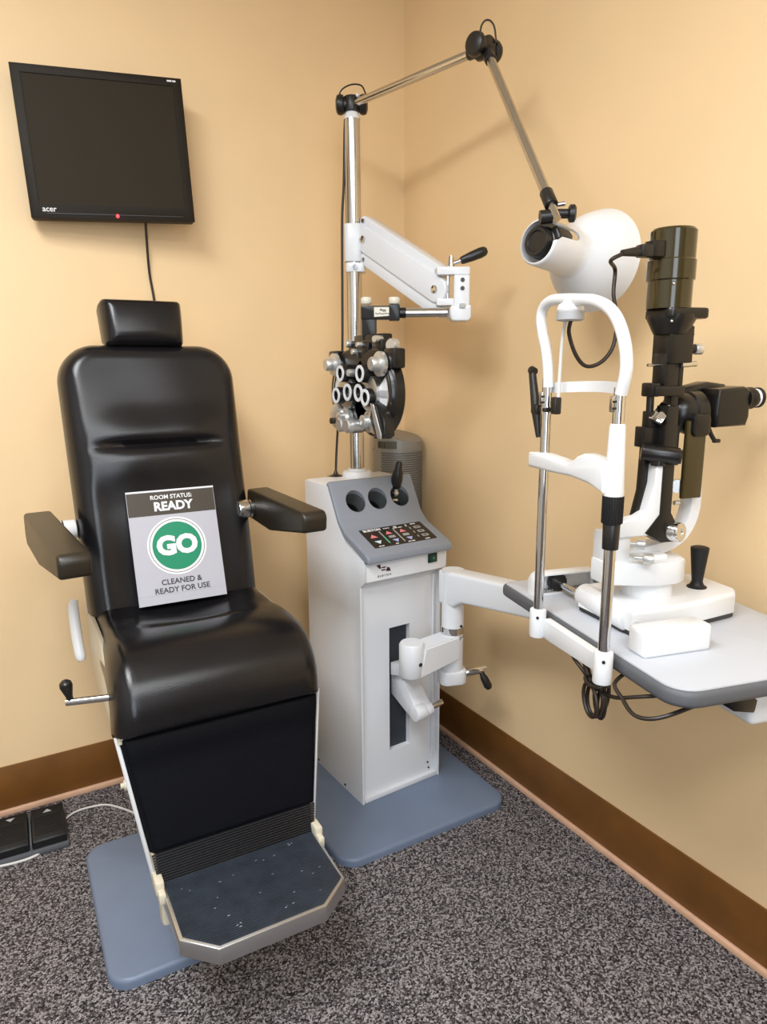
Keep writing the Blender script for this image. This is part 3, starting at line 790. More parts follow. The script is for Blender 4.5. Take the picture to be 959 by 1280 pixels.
def stadium(p0, p1, r, n=10):
    p0, p1 = V(p0).to_2d(), V(p1).to_2d(); d = (p1 - p0); a = math.atan2(d.y, d.x); pts = []
    for c_, s_ in ((p1, -90), (p0, 90)):
        for i in range(n + 1):
            t_ = a + R(s_ + 180 * i / n); pts.append((c_.x + r * math.cos(t_), c_.y + r * math.sin(t_)))
    return pts


LA = 0.278
b = MB(AF); b.prism(stadium((0, 1.645, 0), (LA, 1.482, 0), 0.0335), 0.016, at_y(-0.014), 0.004, 3); mc_ = b.done('arm_cover', WHITE, ca)
for p in ((0.004, 1.642), (LA - 0.004, 1.484)):
    b = MB(AF); b.cyl((p[0], -0.030, p[1]), (p[0], -0.034, p[1]), 0.0105, bev=0.002); b.box((p[0], -0.035, p[1]), (0.012, 0.002, 0.002)); b.done('pivot_bolt', CHROME, mc_)
b = MB(AF); b.prism(stadium((0, 1.692, 0), (LA, 1.529, 0), 0.0150), 0.044, at_y(0.022), 0.003); b.done('upper_link', WHITE, ca)
b = MB(AF); b.prism(stadium((0, 1.590, 0), (LA, 1.427, 0), 0.0165), 0.046, at_y(0.022), 0.003); b.done('lower_link', WHITE, ca)
for p in ((0.0, 1.694), (LA, 1.531), (0.0, 1.588), (LA, 1.425)):
    b = MB(AF); b.cyl((p[0], -0.020, p[1]), (p[0], -0.026, p[1]), 0.006, n=14); b.done('pivot_bolt', STEEL, ca)
EF = M.Translation((1.128, 1.546, 0)) @ rot('Z', yaw_d)
b = MB(EF); b.prism(rrect(-0.052, 0.034, 1.517, 1.537, 0.004), 0.03, at_y(0.012), 0.002); b.done('end_link', WHITE, ca)
b = MB(EF); b.prism(rrect(-0.052, -0.002, 1.440, 1.458, 0.004), 0.03, at_y(0.012), 0.002); b.done('end_link', WHITE, ca)
b = MB(EF); b.prism(rrect(-0.008, 0.034, 1.402, 1.516, (0.012, 0.006, 0.004, 0.004)), 0.036, at_y(0.010), 0.004, 3); b.prism(rrect(-0.018, 0.038, 1.400, 1.440, (0.012, 0.012, 0.004, 0.01)), 0.05, at_y(0.022), 0.004, 3); ep = b.done('end_block', WHITE, ca)
for z in (1.503, 1.482):
    b = MB(EF); b.cyl((0.014, -0.026, z), (0.014, -0.028, z), 0.0055, n=14); b.done('screw', BLK, ep)
b = MB(EF); b.box((0.014, -0.029, 1.438), (0.015, 0.008, 0.012), 0.002); b.done('lock_button', GREYM, ep)
b = MB(EF); b.cyl((-0.022, 0.0, 1.44), (-0.022, 0.0, 1.54), 0.0055); b.cyl((-0.014, 0.0, 1.535), (-0.014, 0, 1.566), 0.010, 0.006); b.cyl((-0.014, 0, 1.545), (0.014, 0, 1.555), 0.0055); b.done('lever_stem', CHROME, ca)
b = MB(EF); b.lathe([(0.0, -0.001), (0.008, 0), (0.010, 0.004), (0.0125, 0.03), (0.0135, 0.055), (0.012, 0.067), (0.007, 0.073), (0, 0.074)], (0.011, 0, 1.553), (0.93, 0, 0.36)); b.done('lever_handle', BLK, ca, 'black lever handle')

# ------------------------------------------------------------------ phoropter
ph = thing('phoropter', 'black and silver phoropter with many lens rings hanging before the steel pole', 'phoropter', (0.90, 1.60, 1.11))
RF = M.Translation((0.897, 1.63, 1.42)) @ rot('Z', yaw_d)
b = MB(RF); b.cyl((0.094, 0, 0), (0.215, 0, 0), 0.0115); b.done('hanger_rod', STEEL, ph)
b = MB(RF); b.cyl((0.082, 0, 0), (0.108, 0, 0), 0.0135); b.prism(rrect(-0.008, 0.086, -0.017, 0.017, 0.003), 0.032, at_y(0.016), 0.002); b.prism(rrect(0.064, 0.092, -0.020, 0.020, 0.003), 0.036, at_y(0.018), 0.002)
b.prism(rrect(-0.006, 0.032, -0.085, 0.005, 0.004), 0.026, at_y(0.013), 0.002); b.done('hanger_block', BLKM, ph)
b = MB(RF); b.prism([(0.026, -0.011), (0.072, -0.008), (0.072, 0.013), (0.026, 0.013)], 0.001, at_y(-0.016)); lb = b.done('maker_plate', IVORY, ph, 'ivory maker plate')
for k in range(9):
    b = MB(RF); random.seed(k); b.box((0.031 + k * 0.0046, -0.0175, -0.003 + random.uniform(-0.001, 0.001)), (0.0028, 0.0006, 0.0028)); b.done('print_mark', BLK, lb)
b = MB(RF); b.box((0.048, -0.0175, 0.006), (0.016, 0.0006, 0.002)); b.box((0.044, -0.0175, 0.008), (0.002, 0.0006, 0.004)); b.box((0.052, -0.0175, 0.003), (0.009, 0.0006, 0.0015)); b.done('print_mark', BLK, lb)
for x in (0.006, 0.078):
    b = MB(RF); b.cyl((x, 0, 0.015), (x, 0, 0.024), 0.006); b.lathe([(0.013, 0.022), (0.0145, 0.024), (0.0145, 0.036), (0.012, 0.039), (0, 0.039)], (x, 0, 0), (0, 0, 1), 20); b.done('lock_knob', IVORY, ph)
# head frame: local X along the two eyes (near unit +X), -Y to the examiner's side, Z up
HF = M.Translation((0.905, 1.600, 1.222)) @ M(((0, 1, 0, 0), (-1, 0, 0, 0), (0, 0, 1, 0), (0, 0, 0, 1)))
b = MB(HF)
b.box((0.0, 0.0, 0.128), (0.15, 0.030, 0.030), 0.004); b.box((0.0, -0.01, 0.095), (0.06, 0.045, 0.06), 0.004)
b.box((0.07, -0.005, 0.108), (0.05, 0.05, 0.04), 0.005); b.box((-0.06, -0.005, 0.105), (0.05, 0.045, 0.04), 0.005); b.cyl((-0.07, -0.022, 0.122), (0.06, -0.022, 0.122), 0.007); b.done('carriage', BLKM, ph)
for (x, y, z, r, l, ax_) in ((-0.075, -0.02, 0.122, 0.010, 0.02, (0, -1, 0)), (0.075, -0.015, 0.128, 0.009, 0.03, (0.3, -1, 0)), (-0.03, -0.03, 0.10, 0.008, 0.016, (0, -1, 0)), (0.13, -0.01, 0.112, 0.016, 0.022, (0.4, -1, 0)), (0.0, -0.03, 0.117, 0.007, 0.018, (0, -1, 0)), (-0.02, -0.03, 0.045, 0.010, 0.034, (0.0, -1, 0.05))):
    b = MB(HF); b.lathe([(r * 0.6, 0), (r, l * 0.15), (r, l * 0.85), (r * 0.85, l), (0, l)], (x, y, z), ax_, 18); b.done('adjust_knob', SILVER, ph)
b = MB(HF); b.box((0, -0.012, -0.01), (0.035, 0.03, 0.12), 0.006); b.box((0, -0.02, -0.072), (0.06, 0.03, 0.03), 0.006); b.done('nose_bridge', BLKM, ph)
for s_ in (1, -1):
    cx_ = s_ * 0.066
    UF = HF @ M.Translation((cx_, -0.034, -0.004))
    k = s_
    # housing: round battery case, open wedge towards the outer face
    b = MB(UF); b.lathe([(0.0, 0.0), (0.106, 0.0), (0.110, 0.004), (0.110, 0.026), (0.106, 0.030), (0.0, 0.030)], (0, -0.004, 0), (0, 1, 0), 56); b.done('battery_case', BLKM, ph)
    b = MB(UF); b.prism([(k * math.cos(R(a)) * r, math.sin(R(a)) * r) for r, A_ in ((0.076, range(-32, 33, 8)), (0.036, range(24, -25, -12))) for a in A_], 0.0025, at_y(-0.004)); b.done('face_plate', WHITEP, ph, 'white scale plate')
    b = MB(UF); b.prism([(k * math.cos(R(a)) * r, math.sin(R(a)) * r) for r, A_ in ((0.099, range(-42, 43, 7)), (0.081, range(42, -43, -7))) for a in A_], 0.004, at_y(-0.004)); b.done('scale_arc', CHROME, ph)
    b = MB(UF); b.prism([(k * math.cos(R(a)) * r, math.sin(R(a)) * r) for r, A_ in ((0.092, range(-40, 41, 8)), (0.088, range(40, -41, -8))) for a in A_], 0.0012, at_y(-0.0078)); b.done('scale_line', BLK, ph)
    b = MB(UF); b.box((k * 0.085, 0.008, 0.085), (0.05, 0.034, 0.048), 0.006); b.done('case_block', BLKM, ph)
    b = MB(UF); b.box((k * 0.055, -0.006, 0), (0.05, 0.004, 0.018), 0.001); b.done('index_block', LTGREY, ph)
    b = MB(UF); b.lathe([(0.045, 0.0), (0.045, 0.012), (0.036, 0.016), (0.0, 0.016)], (k * -0.004, -0.003, 0), (0, -1, 0), 32); b.done('weak_dial', ALU, ph)
    # lower silver-edged lobe
    b = MB(UF); b.lathe([(0.030, 0), (0.033, 0.003), (0.033, 0.012), (0.024, 0.016), (0, 0.016)], (k * 0.042, -0.012, -0.066), (0, -1, 0), 28); b.done('power_dial', SILVER, ph)
    if s_ > 0:
     b = MB(UF); b.prism([(k * x, z) for x, z in ((0.04, -0.02), (0.075, -0.030), (0.100, -0.060), (0.103, -0.098), (0.088, -0.106), (0.055, -0.098), (0.03, -0.06))], 0.030, at_y(-0.002), 0.003); b.done('lower_arm', BLKM, ph)
     b = MB(UF); b.prism([(k * x, z) for x, z in ((0.042, -0.022), (0.056, -0.024), (0.094, -0.094), (0.092, -0.105), (0.076, -0.105))], 0.004, at_y(-0.033), 0.001); b.done('edge_bar', SILVER, ph)
    # power knobs
    for (x, y, z, pr) in ((0.058, -0.010, 0.072, [(0.026, 0), (0.030, 0.002), (0.030, 0.011), (0.017, 0.013), (0.017, 0.030), (0.014, 0.034), (0, 0.034)]),
                          (0.0, -0.004, -0.070, [(0.026, 0), (0.028, 0.002), (0.028, 0.014), (0.017, 0.016), (0.017, 0.032), (0.014, 0.034), (0, 0.034)]),
                          (-0.045, -0.012, -0.082, [(0.015, 0), (0.015, 0.03), (0.0185, 0.032), (0.0185, 0.045), (0.015, 0.048), (0, 0.048)])):
        b = MB(UF); b.lathe(pr, (k * x, y, z), (0, -1, 0), 28); b.done('power_knob', SILVER, ph)
    b = MB(UF); b.cyl((k * 0.052, 0, 0.074), (k * 0.052, -0.02, 0.074), 0.014); b.cyl((0, 0, -0.07), (0, -0.02, -0.07), 0.022); b.cyl((-k * 0.045, 0, -0.082), (-k * 0.045, -0.025, -0.082), 0.011); b.done('knob_shaft', ALU, ph)
    # lens rings on stalks
    for (x, z, y, r) in ((0.014, -0.009, -0.034, 0.0225), (-0.012, 0.049, -0.034, 0.0225), (-0.036, 0.001, -0.026, 0.024)):
        if x == -0.034 and s_ < 0: continue
        b = MB(UF); b.lathe([(r * 0.62, 0.0), (r, 0.0), (r, 0.026), (r * 0.9, 0.030), (r * 0.55, 0.030), (r * 0.55, 0.0)], (k * x, y + 0.030, z), (0, -1, 0), 32, cap=False); lr = b.done('lens_barrel', BLKM, ph)
        b = MB(UF); b.lathe([(r * 0.60, 0.0), (r * 0.60, 0.0024), (r * 0.93, 0.0024), (r * 0.93, 0.0)], (k * x, y, z), (0, -1, 0), 32, cap=False); b.done('white_ring', WHITEP if x != -0.034 else SILVER, lr, 'pale engraved ring')
        b = MB(UF); b.lathe([(r * 0.58, 0.0), (r * 0.3, 0.002), (0, 0.0025)], (k * x, y + 0.012, z), (0, -1, 0), 24, cap=False); b.done('lens', LENS, lr)
        b = MB(UF); b.box((k * x * 0.8, (y + 0.03) * 0.5, z * 0.8), (0.016, abs(y + 0.03) + 0.006, 0.016), 0.002); b.done('lens_bracket', BLKM, lr)
b = MB(HF); b.cyl((-0.085, -0.04, -0.080), (-0.085, -0.072, -0.080), 0.006); b.lathe([(0.007, 0), (0.008, 0.004), (0.008, 0.018), (0, 0.019)], (-0.085, -0.066, -0.080), (0, -1, 0), 14); b.done('handle', BROWNVINYL, ph)
b = MB(HF); b.cyl((-0.03, -0.02, -0.098), (0.10, -0.02, -0.098), 0.008); b.box((0.06, -0.02, -0.112), (0.02, 0.018, 0.014), 0.002); b.done('vergence_bar', BLKM, ph)
b = MB(HF); b.box((0.10, 0.010, -0.002), (0.012, 0.034, 0.030), 0.002); b.done('rear_clip', SILVER, ph)

# ------------------------------------------------------------------ swing arm from the console to the table
sa = thing('swing_arm', 'white jointed swing arm from the console slot to the slit lamp table', 'arm', (1.009, 1.64, 0.34))
HG, PO = V((0.955, 1.488, 0)), V((1.100, 1.502, 0))
b = MB()
b.prism([(1.664, 0.43), (1.615, 0.43), (1.525, 0.352), (1.505, 0.335), (1.505, 0.305), (1.54, 0.300), (1.664, 0.335)], 0.054, at_x(0.980), 0.004); b.done('carriage', WHITE, sa)
b = MB(); b.cyl((0.976, 1.512, 0.322), (1.012, 1.514, 0.322), 0.024, bev=0.004); b.cyl((1.014, 1.514, 0.323), (1.036, 1.516, 0.324), 0.020, bev=0.003); b.done('clamp', WHITE, sa)
b = MB(); b.cyl((1.034, 1.516, 0.326), (1.078, 1.518, 0.330), 0.0095, bev=0.002); b.done('clamp_pin', CHROME, sa)
b = MB(); b.prism([(1.62, 0.44), (1.50, 0.47), (1.47, 0.47), (1.47, 0.452), (1.50, 0.440), (1.62, 0.40)], 0.04, at_x(0.965), 0.004); b.done('carriage_neck', WHITE, sa)
lf = PO - HG; lang = math.degrees(math.atan2(lf.y, lf.x)); LNK = M.Translation(HG) @ rot('Z', lang); LL = lf.length
b = MB(LNK); b.lathe([(0.032, 0.455), (0.035, 0.459), (0.035, 0.545), (0.031, 0.551), (0, 0.552)], (0, 0, 0), (0, 0, 1), 36)
t = bmesh.new(); q = [(0.0, 0.455), (LL, 0.475), (LL, 0.544), (0.02, 0.538)]
A = [t.verts.new((x, -0.035, z)) for x, z in q]; B = [t.verts.new((x, 0.030, z)) for x, z in q]
t.faces.new(A); t.faces.new(B[::-1])
for i in range(4): t.faces.new((A[i], B[i], B[(i + 1) % 4], A[(i + 1) % 4]))
bmesh.ops.recalc_face_normals(t, faces=t.faces); bmesh.ops.bevel(t, geom=t.edges[:], offset=0.004, segments=2, affect='EDGES'); b.add(t); lk = b.done('lower_link', WHITE, sa)
b = MB(LNK); b.cyl((0.002, -0.034, 0.497), (0.002, -0.0365, 0.497), 0.0055, n=14); b.done('screw', BLK, lk)
b = MB(); b.cyl((PO.x, PO.y, 0.435), (PO.x, PO.y, 0.528), 0.0315, n=36); b.done('post_lower', WHITE, sa)
b = MB(); b.cyl((PO.x, PO.y, 0.546), (PO.x, PO.y, 0.566), 0.0325, n=36); b.done('post_ring', CHROME, sa)
b = MB(); b.cyl((PO.x, PO.y, 0.541), (PO.x, PO.y, 0.73), 0.0315, n=36); pu = b.done('post_upper', WHITE, sa)
b = MB(PFm := M.Translation(PO) @ rot('Z', yaw_d)); b.cyl((0.022, -0.024, 0.572), (0.0225, -0.0255, 0.572), 0.004, n=10); b.done('screw', BLK, pu)
b = MB(M.Translation(PO) @ rot('Z', -18)); b.prism(rrect(-0.040, 0.040, -0.034, 0.034, 0.024), 0.042, M.Translation((0, 0, 0.395)), 0.006, 3); b.done('post_clamp', WHITE, sa)
b = MB(M.Translation(PO) @ rot('Z', -18)); b.cyl((0.04, 0, 0.418), (0.105, 0, 0.424), 0.0115, bev=0.002); cp = b.done('clamp_pin', CHROME, sa)
b = MB(M.Translation(PO) @ rot('Z', -18)); b.lathe([(0.006, 0), (0.011, 0.02), (0.0125, 0.045), (0.008, 0.054), (0, 0.055)], (0.088, -0.004, 0.416), (0.42, -0.2, -0.9), 16); b.done('clamp_lever', BLK, cp, 'black clamp lever')
TIP = V((1.185, 1.02, 0)); dd = TIP - PO; uang = math.degrees(math.atan2(dd.y, dd.x))
b = MB(M.Translation(PO) @ rot('Z', uang))
b.prism([(-0.030, 0.727), (0.02, 0.731), (dd.length, 0.758), (dd.length, 0.690), (0.06, 0.652), (0.036, 0.640), (0.030, 0.632), (-0.030, 0.632)], 0.062, at_y(0.031), 0.010, 3); b.done('upper_link', WHITE, sa)
b = MB(); b.cyl((TIP.x, TIP.y, 0.70), (TIP.x, TIP.y, 0.789), 0.03); b.done('table_spigot', WHITE, sa)

# ------------------------------------------------------------------ slit lamp table (frame: X right along its short side, -Y towards the viewer, Z = 0 on top)
TF = M.Translation((0.954, 1.127, 0.82)) @ rot('Z', -13.4)


def T(s_, t_, h_): return V((s_, -t_, h_))
def TW(s_, t_, h_): return TF @ V((s_, -t_, h_))


ta = thing('slit_lamp_table', 'white instrument table top with a dark grey rubber edge holding the slit lamp', 'table', TW(0.19, 0.28, -0.03), -13.4)
b = MB(TF); b.prism(rrect(0, 0.388, -0.566, 0, (0.045, 0.045, 0.03, 0.016)), 0.028, M.Translation((0, 0, -0.030)), 0.009, 3); b.done('edge_band', GREYB, ta, 'dark grey rubber edge band')
b = MB(TF); b.prism(rrect(0.006, 0.382, -0.560, -0.006, (0.040, 0.040, 0.025, 0.012)), 0.010, M.Translation((0, 0, -0.010)), 0.001); b.done('table_top', TOPW, ta)
b = MB(TF); b.box(T(0.22, 0.15, -0.036), (0.16, 0.18, 0.012), 0.003); b.done('mount_plate', WHITE, ta)
# left rail cover with recess
b = MB(TF); sec = [(0.020, -0.002), (0.020, 0.030), (0.026, 0.040), (0.034, 0.045), (0.158, 0.045), (0.166, 0.040), (0.167, -0.002)]
b.prism(sec, 0.030, at_y(-0.083), 0.003)
cut = MB(TF); cut.prism([(0.026, 0.002), (0.026, 0.032), (0.034, 0.0405), (0.152, 0.0405), (0.161, 0.034), (0.161, 0.002)], 0.06, at_y(-0.092)); ra = b.done('rail_cover', WHITEP, ta, cut=cut)
b = MB(TF); b.box(T(0.0935, 0.0905, 0.020), (0.133, 0.002, 0.038)); b.done('recess_plate', GREYM, ra)
b = MB(TF); b.box(T(0.094, 0.102, 0.003), (0.126, 0.014, 0.006), 0.001)
for k in range(20): b.box(T(0.034 + k * 0.0062, 0.102, 0.0075), (0.0032, 0.012, 0.004))
b.done('gear_rack', STEEL, ra)
b = MB(TF); b.cyl(T(0.163, 0.112, 0.022), T(0.163, 0.130, 0.022), 0.007); b.done('stop_pin', STEEL, ra)
b = MB(TF); b.box(T(0.097, 0.424, 0.022), (0.132, 0.046, 0.047), 0.008, 3); b.done('rail_cover', WHITEP, ta)
# power box below the table
b = MB(TF); b.box(T(0.295, 0.455, -0.071), (0.20, 0.11, 0.084), 0.010, 3); px_ = b.done('power_box', WHITEP, ta, 'white power supply box below the table top')
b = MB(TF); b.box(T(0.183, 0.495, -0.072), (0.045, 0.03, 0.026), 0.004, rot=rot('Y', 12)); b.done('plug', BLK, ta, 'black mains plug')
b = MB(TF); b.box(T(0.285, 0.511, -0.070), (0.09, 0.002, 0.045)); b.done('rating_label', LTGREY, px_)

# ------------------------------------------------------------------ chin rest fixed to the patient's edge
cr = thing('chin_rest', 'white and chrome chin rest frame on the left edge of the slit lamp table', 'chin rest', TW(-0.02, 0.3, -0.03), -13.4)
SX = -0.027; TA, TB = 0.212, 0.422
for t_ in (TA, TB):
    b = MB(TF); b.cyl(T(SX, t_, -0.042), T(SX, t_, 0.013), 0.0155, bev=0.003, n=28); s0 = b.done('pole_socket', WHITEP, cr)
    b = MB(TF); b.cyl(T(SX - 0.008, t_ + 0.0125, 0.0), T(SX - 0.009, t_ + 0.0145, 0.0), 0.0028, n=10); b.done('screw', BLK, s0)
b = MB(TF); b.prism([(-TB + 0.01, -0.036), (-TB + 0.01, -0.005), (-TA - 0.01, -0.005), (-TA - 0.01, -0.040), (-TA - 0.03, -0.042)], 0.018, at_x(-0.022), 0.003); b.done('cross_bar', WHITEP, cr)
b = MB(TF); b.cyl(T(SX, TA, 0.0), T(SX, TA, 0.440), 0.0088, n=24); b.done('pole', CHROME, cr)
b = MB(TF); b.cyl(T(SX, TB, 0.0), T(SX, TB, 0.190), 0.0092, n=24); b.done('pole', CHROME, cr)
b = MB(TF); b.cyl(T(SX, TB, 0.36), T(SX, TB, 0.43), 0.0088, n=24); b.done('pole', CHROME, cr)
b = MB(TF); b.cyl(T(SX, TB, 0.182), T(SX, TB, 0.224), 0.0125, 0.0132, n=28, bev=0.001); b.done('lower_collar', BLK, cr)
b = MB(TF); b.cyl(T(SX, TB, 0.222), T(SX, TB, 0.268), 0.0150, 0.0152, n=28, bev=0.002)
for k in range(22):
    a = 2 * PI * k / 22; c_ = T(SX, TB, 0.245) + V((math.cos(a), math.sin(a), 0)) * 0.0150
    b.cyl(c_ - V((0, 0, 0.021)), c_ + V((0, 0, 0.021)), 0.0014, n=6)
b.done('height_grip', RUB, cr, 'ribbed black height grip')
b = MB(TF); b.lathe([(0.0150, 0.266), (0.0155, 0.27), (0.0148, 0.285), (0.0120, 0.372), (0.0105, 0.376), (0.009, 0.376)], T(SX, TB, 0), (0, 0, 1), 28); b.done('sleeve', WHITEP, cr)
# chin cup
b = MB(TF); b.prism([(-0.186, 0.281), (-0.186, 0.308), (-0.235, 0.310), (-0.28, 0.307), (-0.312, 0.304), (-0.330, 0.309), (-0.345, 0.319), (-0.362, 0.325), (-0.385, 0.323), (-0.42, 0.317), (-0.42, 0.270), (-0.38, 0.279), (-0.33, 0.283), (-0.26, 0.281)], 0.030, at_x(SX - 0.020), 0.006, 3); b.done('chin_cup', WHITEP, cr)
# head frame tube
b = MB(TF); P_ = [(0.215, 0.425), (0.213, 0.45), (0.204, 0.486), (0.188, 0.520), (0.181, 0.545), (0.190, 0.564), (0.215, 0.572), (0.25, 0.571), (0.30, 0.566), (0.345, 0.560), (0.383, 0.546), (0.409, 0.524), (0.428, 0.490), (0.434, 0.455), (0.425, 0.42)]
b.tube([T(SX, a, h) for a, h in P_], 0.0094, 16, sub=5); b.done('head_frame', WHITEP, cr)
# forehead band (strap bowed away from the patient)
rows = []
for j in range(13):
    f = j / 12; t_ = TA + (TB - TA) * f; s0_ = SX + 0.008 + 0.030 * math.sin(PI * f); h_ = 0.424 + 0.004 * math.sin(PI * f)
    rows.append([T(s0_, t_, h_ - 0.009), T(s0_, t_, h_ + 0.009), T(s0_ + 0.003, t_, h_ + 0.009), T(s0_ + 0.003, t_, h_ - 0.009), T(s0_, t_, h_ - 0.009)])
b = MB(TF); b.sheet(rows); b.done('forehead_band', WHITEP, cr)
for t_ in (TA, TB):
    b = MB(TF); b.box(T(SX - 0.004, t_ - 0.004, 0.405), (0.014, 0.012, 0.024), 0.002); bk = b.done('band_clip', STEEL, cr)
    for z in (0.399, 0.409):
        b = MB(TF); b.cyl(T(SX - 0.010, t_ + 0.003, z), T(SX - 0.0125, t_ + 0.004, z), 0.002, n=8); b.done('screw', BLK, bk)
# fixation pad below the frame
b = MB(TF); b.cyl(T(SX, 0.276, 0.553), T(SX, 0.276, 0.570), 0.014, 0.012); b.lathe([(0.02, 0.548), (0.022, 0.552), (0.020, 0.560), (0.012, 0.565)], T(SX, 0.276, 0), (0, 0, 1), 28); b.done('lamp_mount', WHITEP, cr)
b = MB(TF); b.lathe([(0.018, 0.534), (0.0225, 0.536), (0.0225, 0.549), (0.019, 0.550)], T(SX, 0.276, 0), (0, 0, 1), 28); b.done('mount_base', LTGREY, cr)
b = MB(TF); b.tube([T(SX, 0.262, 0.535), T(SX + 0.002, 0.252, 0.51), T(SX + 0.004, 0.245, 0.46), T(SX + 0.004, 0.243, 0.40)], 0.003, 8); b.done('white_lead', CABLEW, cr)
# black fixation wand clamped to the far pole
b = MB(TF); b.tube([T(SX - 0.004, 0.163, 0.452), T(SX - 0.004, 0.172, 0.42), T(SX - 0.004, 0.182, 0.385), T(SX - 0.004, 0.188, 0.36), T(SX - 0.004, 0.194, 0.335)], 0.006, 12, rads=[0.0065, 0.0075, 0.009, 0.0065, 0.004])
b.cyl(T(SX - 0.004, 0.16, 0.455), T(SX - 0.004, 0.17, 0.452), 0.0075); b.done('fixation_wand', BLK, cr)
b = MB(TF); b.box(T(SX - 0.003, 0.184, 0.386), (0.016, 0.022, 0.018), 0.003); b.box(T(SX, 0.212, 0.386), (0.02, 0.024, 0.008), 0.002); b.box(T(SX + 0.002, 0.240, 0.394), (0.014, 0.016, 0.030), 0.003); b.done('wand_clamp', BLK, cr)
b = MB(TF); b.cyl(T(SX, TA, 0.378), T(SX, TA, 0.392), 0.0105); b.done('pole_ring', STEEL, cr)

# ------------------------------------------------------------------ slit lamp
sl_ = thing('slit_lamp', 'white and black slit lamp microscope with a tall lamp housing on the table', 'microscope', TW(0.19, 0.28, 0.0), -13.4)
b = MB(TF @ M.Translation(T(0.19, 0.275, 0)) @ rot('Z', 5))
b.prism([(-0.128, -0.075), (-0.05, -0.085), (0.02, -0.082), (0.115, -0.072), (0.140, -0.050), (0.145, 0.04), (0.13, 0.062), (0.04, 0.085), (-0.10, 0.085), (-0.128, 0.07)], 0.038, M.Translation((0, 0, 0.0105)), 0.009, 4, 'top'); b.done('base', WHITEP, sl_)
b = MB(TF @ M.Translation(T(0.19, 0.275, 0)) @ rot('Z', 5))
b.prism([(-0.126, -0.074), (-0.05, -0.084), (0.02, -0.081), (0.114, -0.071), (0.139, -0.049), (0.144, 0.039), (0.129, 0.061), (0.04, 0.084), (-0.10, 0.084), (-0.126, 0.069)], 0.010, M.Translation((0, 0, 0.003))); b.done('base_foot', BLK, sl_)
b = MB(TF); b.cyl(T(0.078, 0.20, 0.027), T(0.076, 0.345, 0.027), 0.023, bev=0.006, n=28); b.done('axle_housing', WHITEP, sl_)
b = MB(TF); b.cyl(T(0.078, 0.10, 0.022), T(0.078, 0.42, 0.022), 0.0065); b.done('axle', CHROME, sl_)
b = MB(TF); b.cyl(T(0.078, 0.094, 0.0225), T(0.078, 0.110, 0.0225), 0.0185, n=28)
for k in range(20):
    a = 2 * PI * k / 20; c_ = T(0.078, 0.102, 0.0225) + V((math.cos(a) * 0.0185, 0, math.sin(a) * 0.0185)); b.box(c_, (0.003, 0.012, 0.003), rot=rot('Y', -math.degrees(a)))
b.done('gear_wheel', BLK, sl_)
# joystick
b = MB(TF); b.lathe([(0.018, 0.046), (0.018, 0.050), (0.013, 0.053), (0.010, 0.06), (0.0105, 0.066), (0.0165, 0.122), (0.0165, 0.126), (0.013, 0.1275), (0, 0.1275)], T(0.268, 0.285, 0), (0, 0, 1), 24); b.done('joystick', RUB, sl_, 'black joystick')
AX_S, AX_T = 0.157, 0.280


def S(s_, h_, t_=0.280): return T(s_, t_, h_)


b = MB(TF); b.lathe([(0.046, 0.046), (0.046, 0.078), (0.043, 0.080), (0.0, 0.080)], S(AX_S, 0), (0, 0, 1), 44); b.done('turret', WHITEP, sl_)
b = MB(TF); b.prism([(-0.105, -0.022), (-0.05, -0.046), (-0.02, -0.056), (0.02, -0.056), (0.045, -0.045), (0.058, -0.015), (0.058, 0.02), (0.045, 0.045), (0.0, 0.056), (-0.05, 0.046), (-0.105, 0.022)], 0.042, M.Translation(S(AX_S, 0.078)), 0.003, 2); b.done('turret_head', WHITEP, sl_)
b = MB(TF); b.box(S(AX_S - 0.02, 0.120), (0.08, 0.06, 0.016), 0.004); b.cyl(S(AX_S + 0.02, 0.112), S(AX_S + 0.02, 0.117), 0.03, n=24); b.done('pivot_block', WHITEP, sl_)
# clamp block left
b = MB(TF); b.box(S(AX_S - 0.080, 0.142), (0.045, 0.05, 0.060), 0.004); b.done('clamp_block', WHITEP, sl_)
b = MB(TF); b.lathe([(0.004, 0), (0.004, 0.014), (0.009, 0.015), (0.0095, 0.017), (0.0095, 0.030), (0.0085, 0.032), (0, 0.032)], T(AX_S - 0.064, 0.325, 0.132), (0.75, -0.6, 0), 16); b.done('lock_screw', SILVER, sl_)
b = MB(TF); b.lathe([(0.004, 0), (0.004, 0.010), (0.0085, 0.011), (0.0085, 0.024), (0, 0.024)], T(AX_S - 0.074, 0.325, 0.158), (0.75, -0.6, 0), 16); b.done('lock_screw', SILVER, sl_)
# microscope arm: white, runs right then curves up
b = MB(TF)
P_ = [(AX_S - 0.06, 0.122), (AX_S + 0.0, 0.128), (AX_S + 0.045, 0.138), (AX_S + 0.076, 0.160), (AX_S + 0.092, 0.20), (AX_S + 0.091, 0.25), (AX_S + 0.089, 0.31)]
pts = spline([V((a, 0, h)) for a, h in P_], 6); rows = []
for i, p in enumerate(pts):
    d = (pts[min(i + 1, len(pts) - 1)] - pts[max(i - 1, 0)]).normalized(); nn = V((-d.z, 0, d.x)); hw = 0.0125; hd = 0.016
    rows.append([V((p.x, -0.27, p.z)) + nn * u_ * hw + V((0, v_ * hd, 0)) for u_, v_ in ((-1, -0.8), (-0.8, -1), (0.8, -1), (1, -0.8), (1, 0.8), (0.8, 1), (-0.8, 1), (-1, 0.8), (-1, -0.8))])
b.sheet(rows); b.done('microscope_arm', WHITEP, sl_)
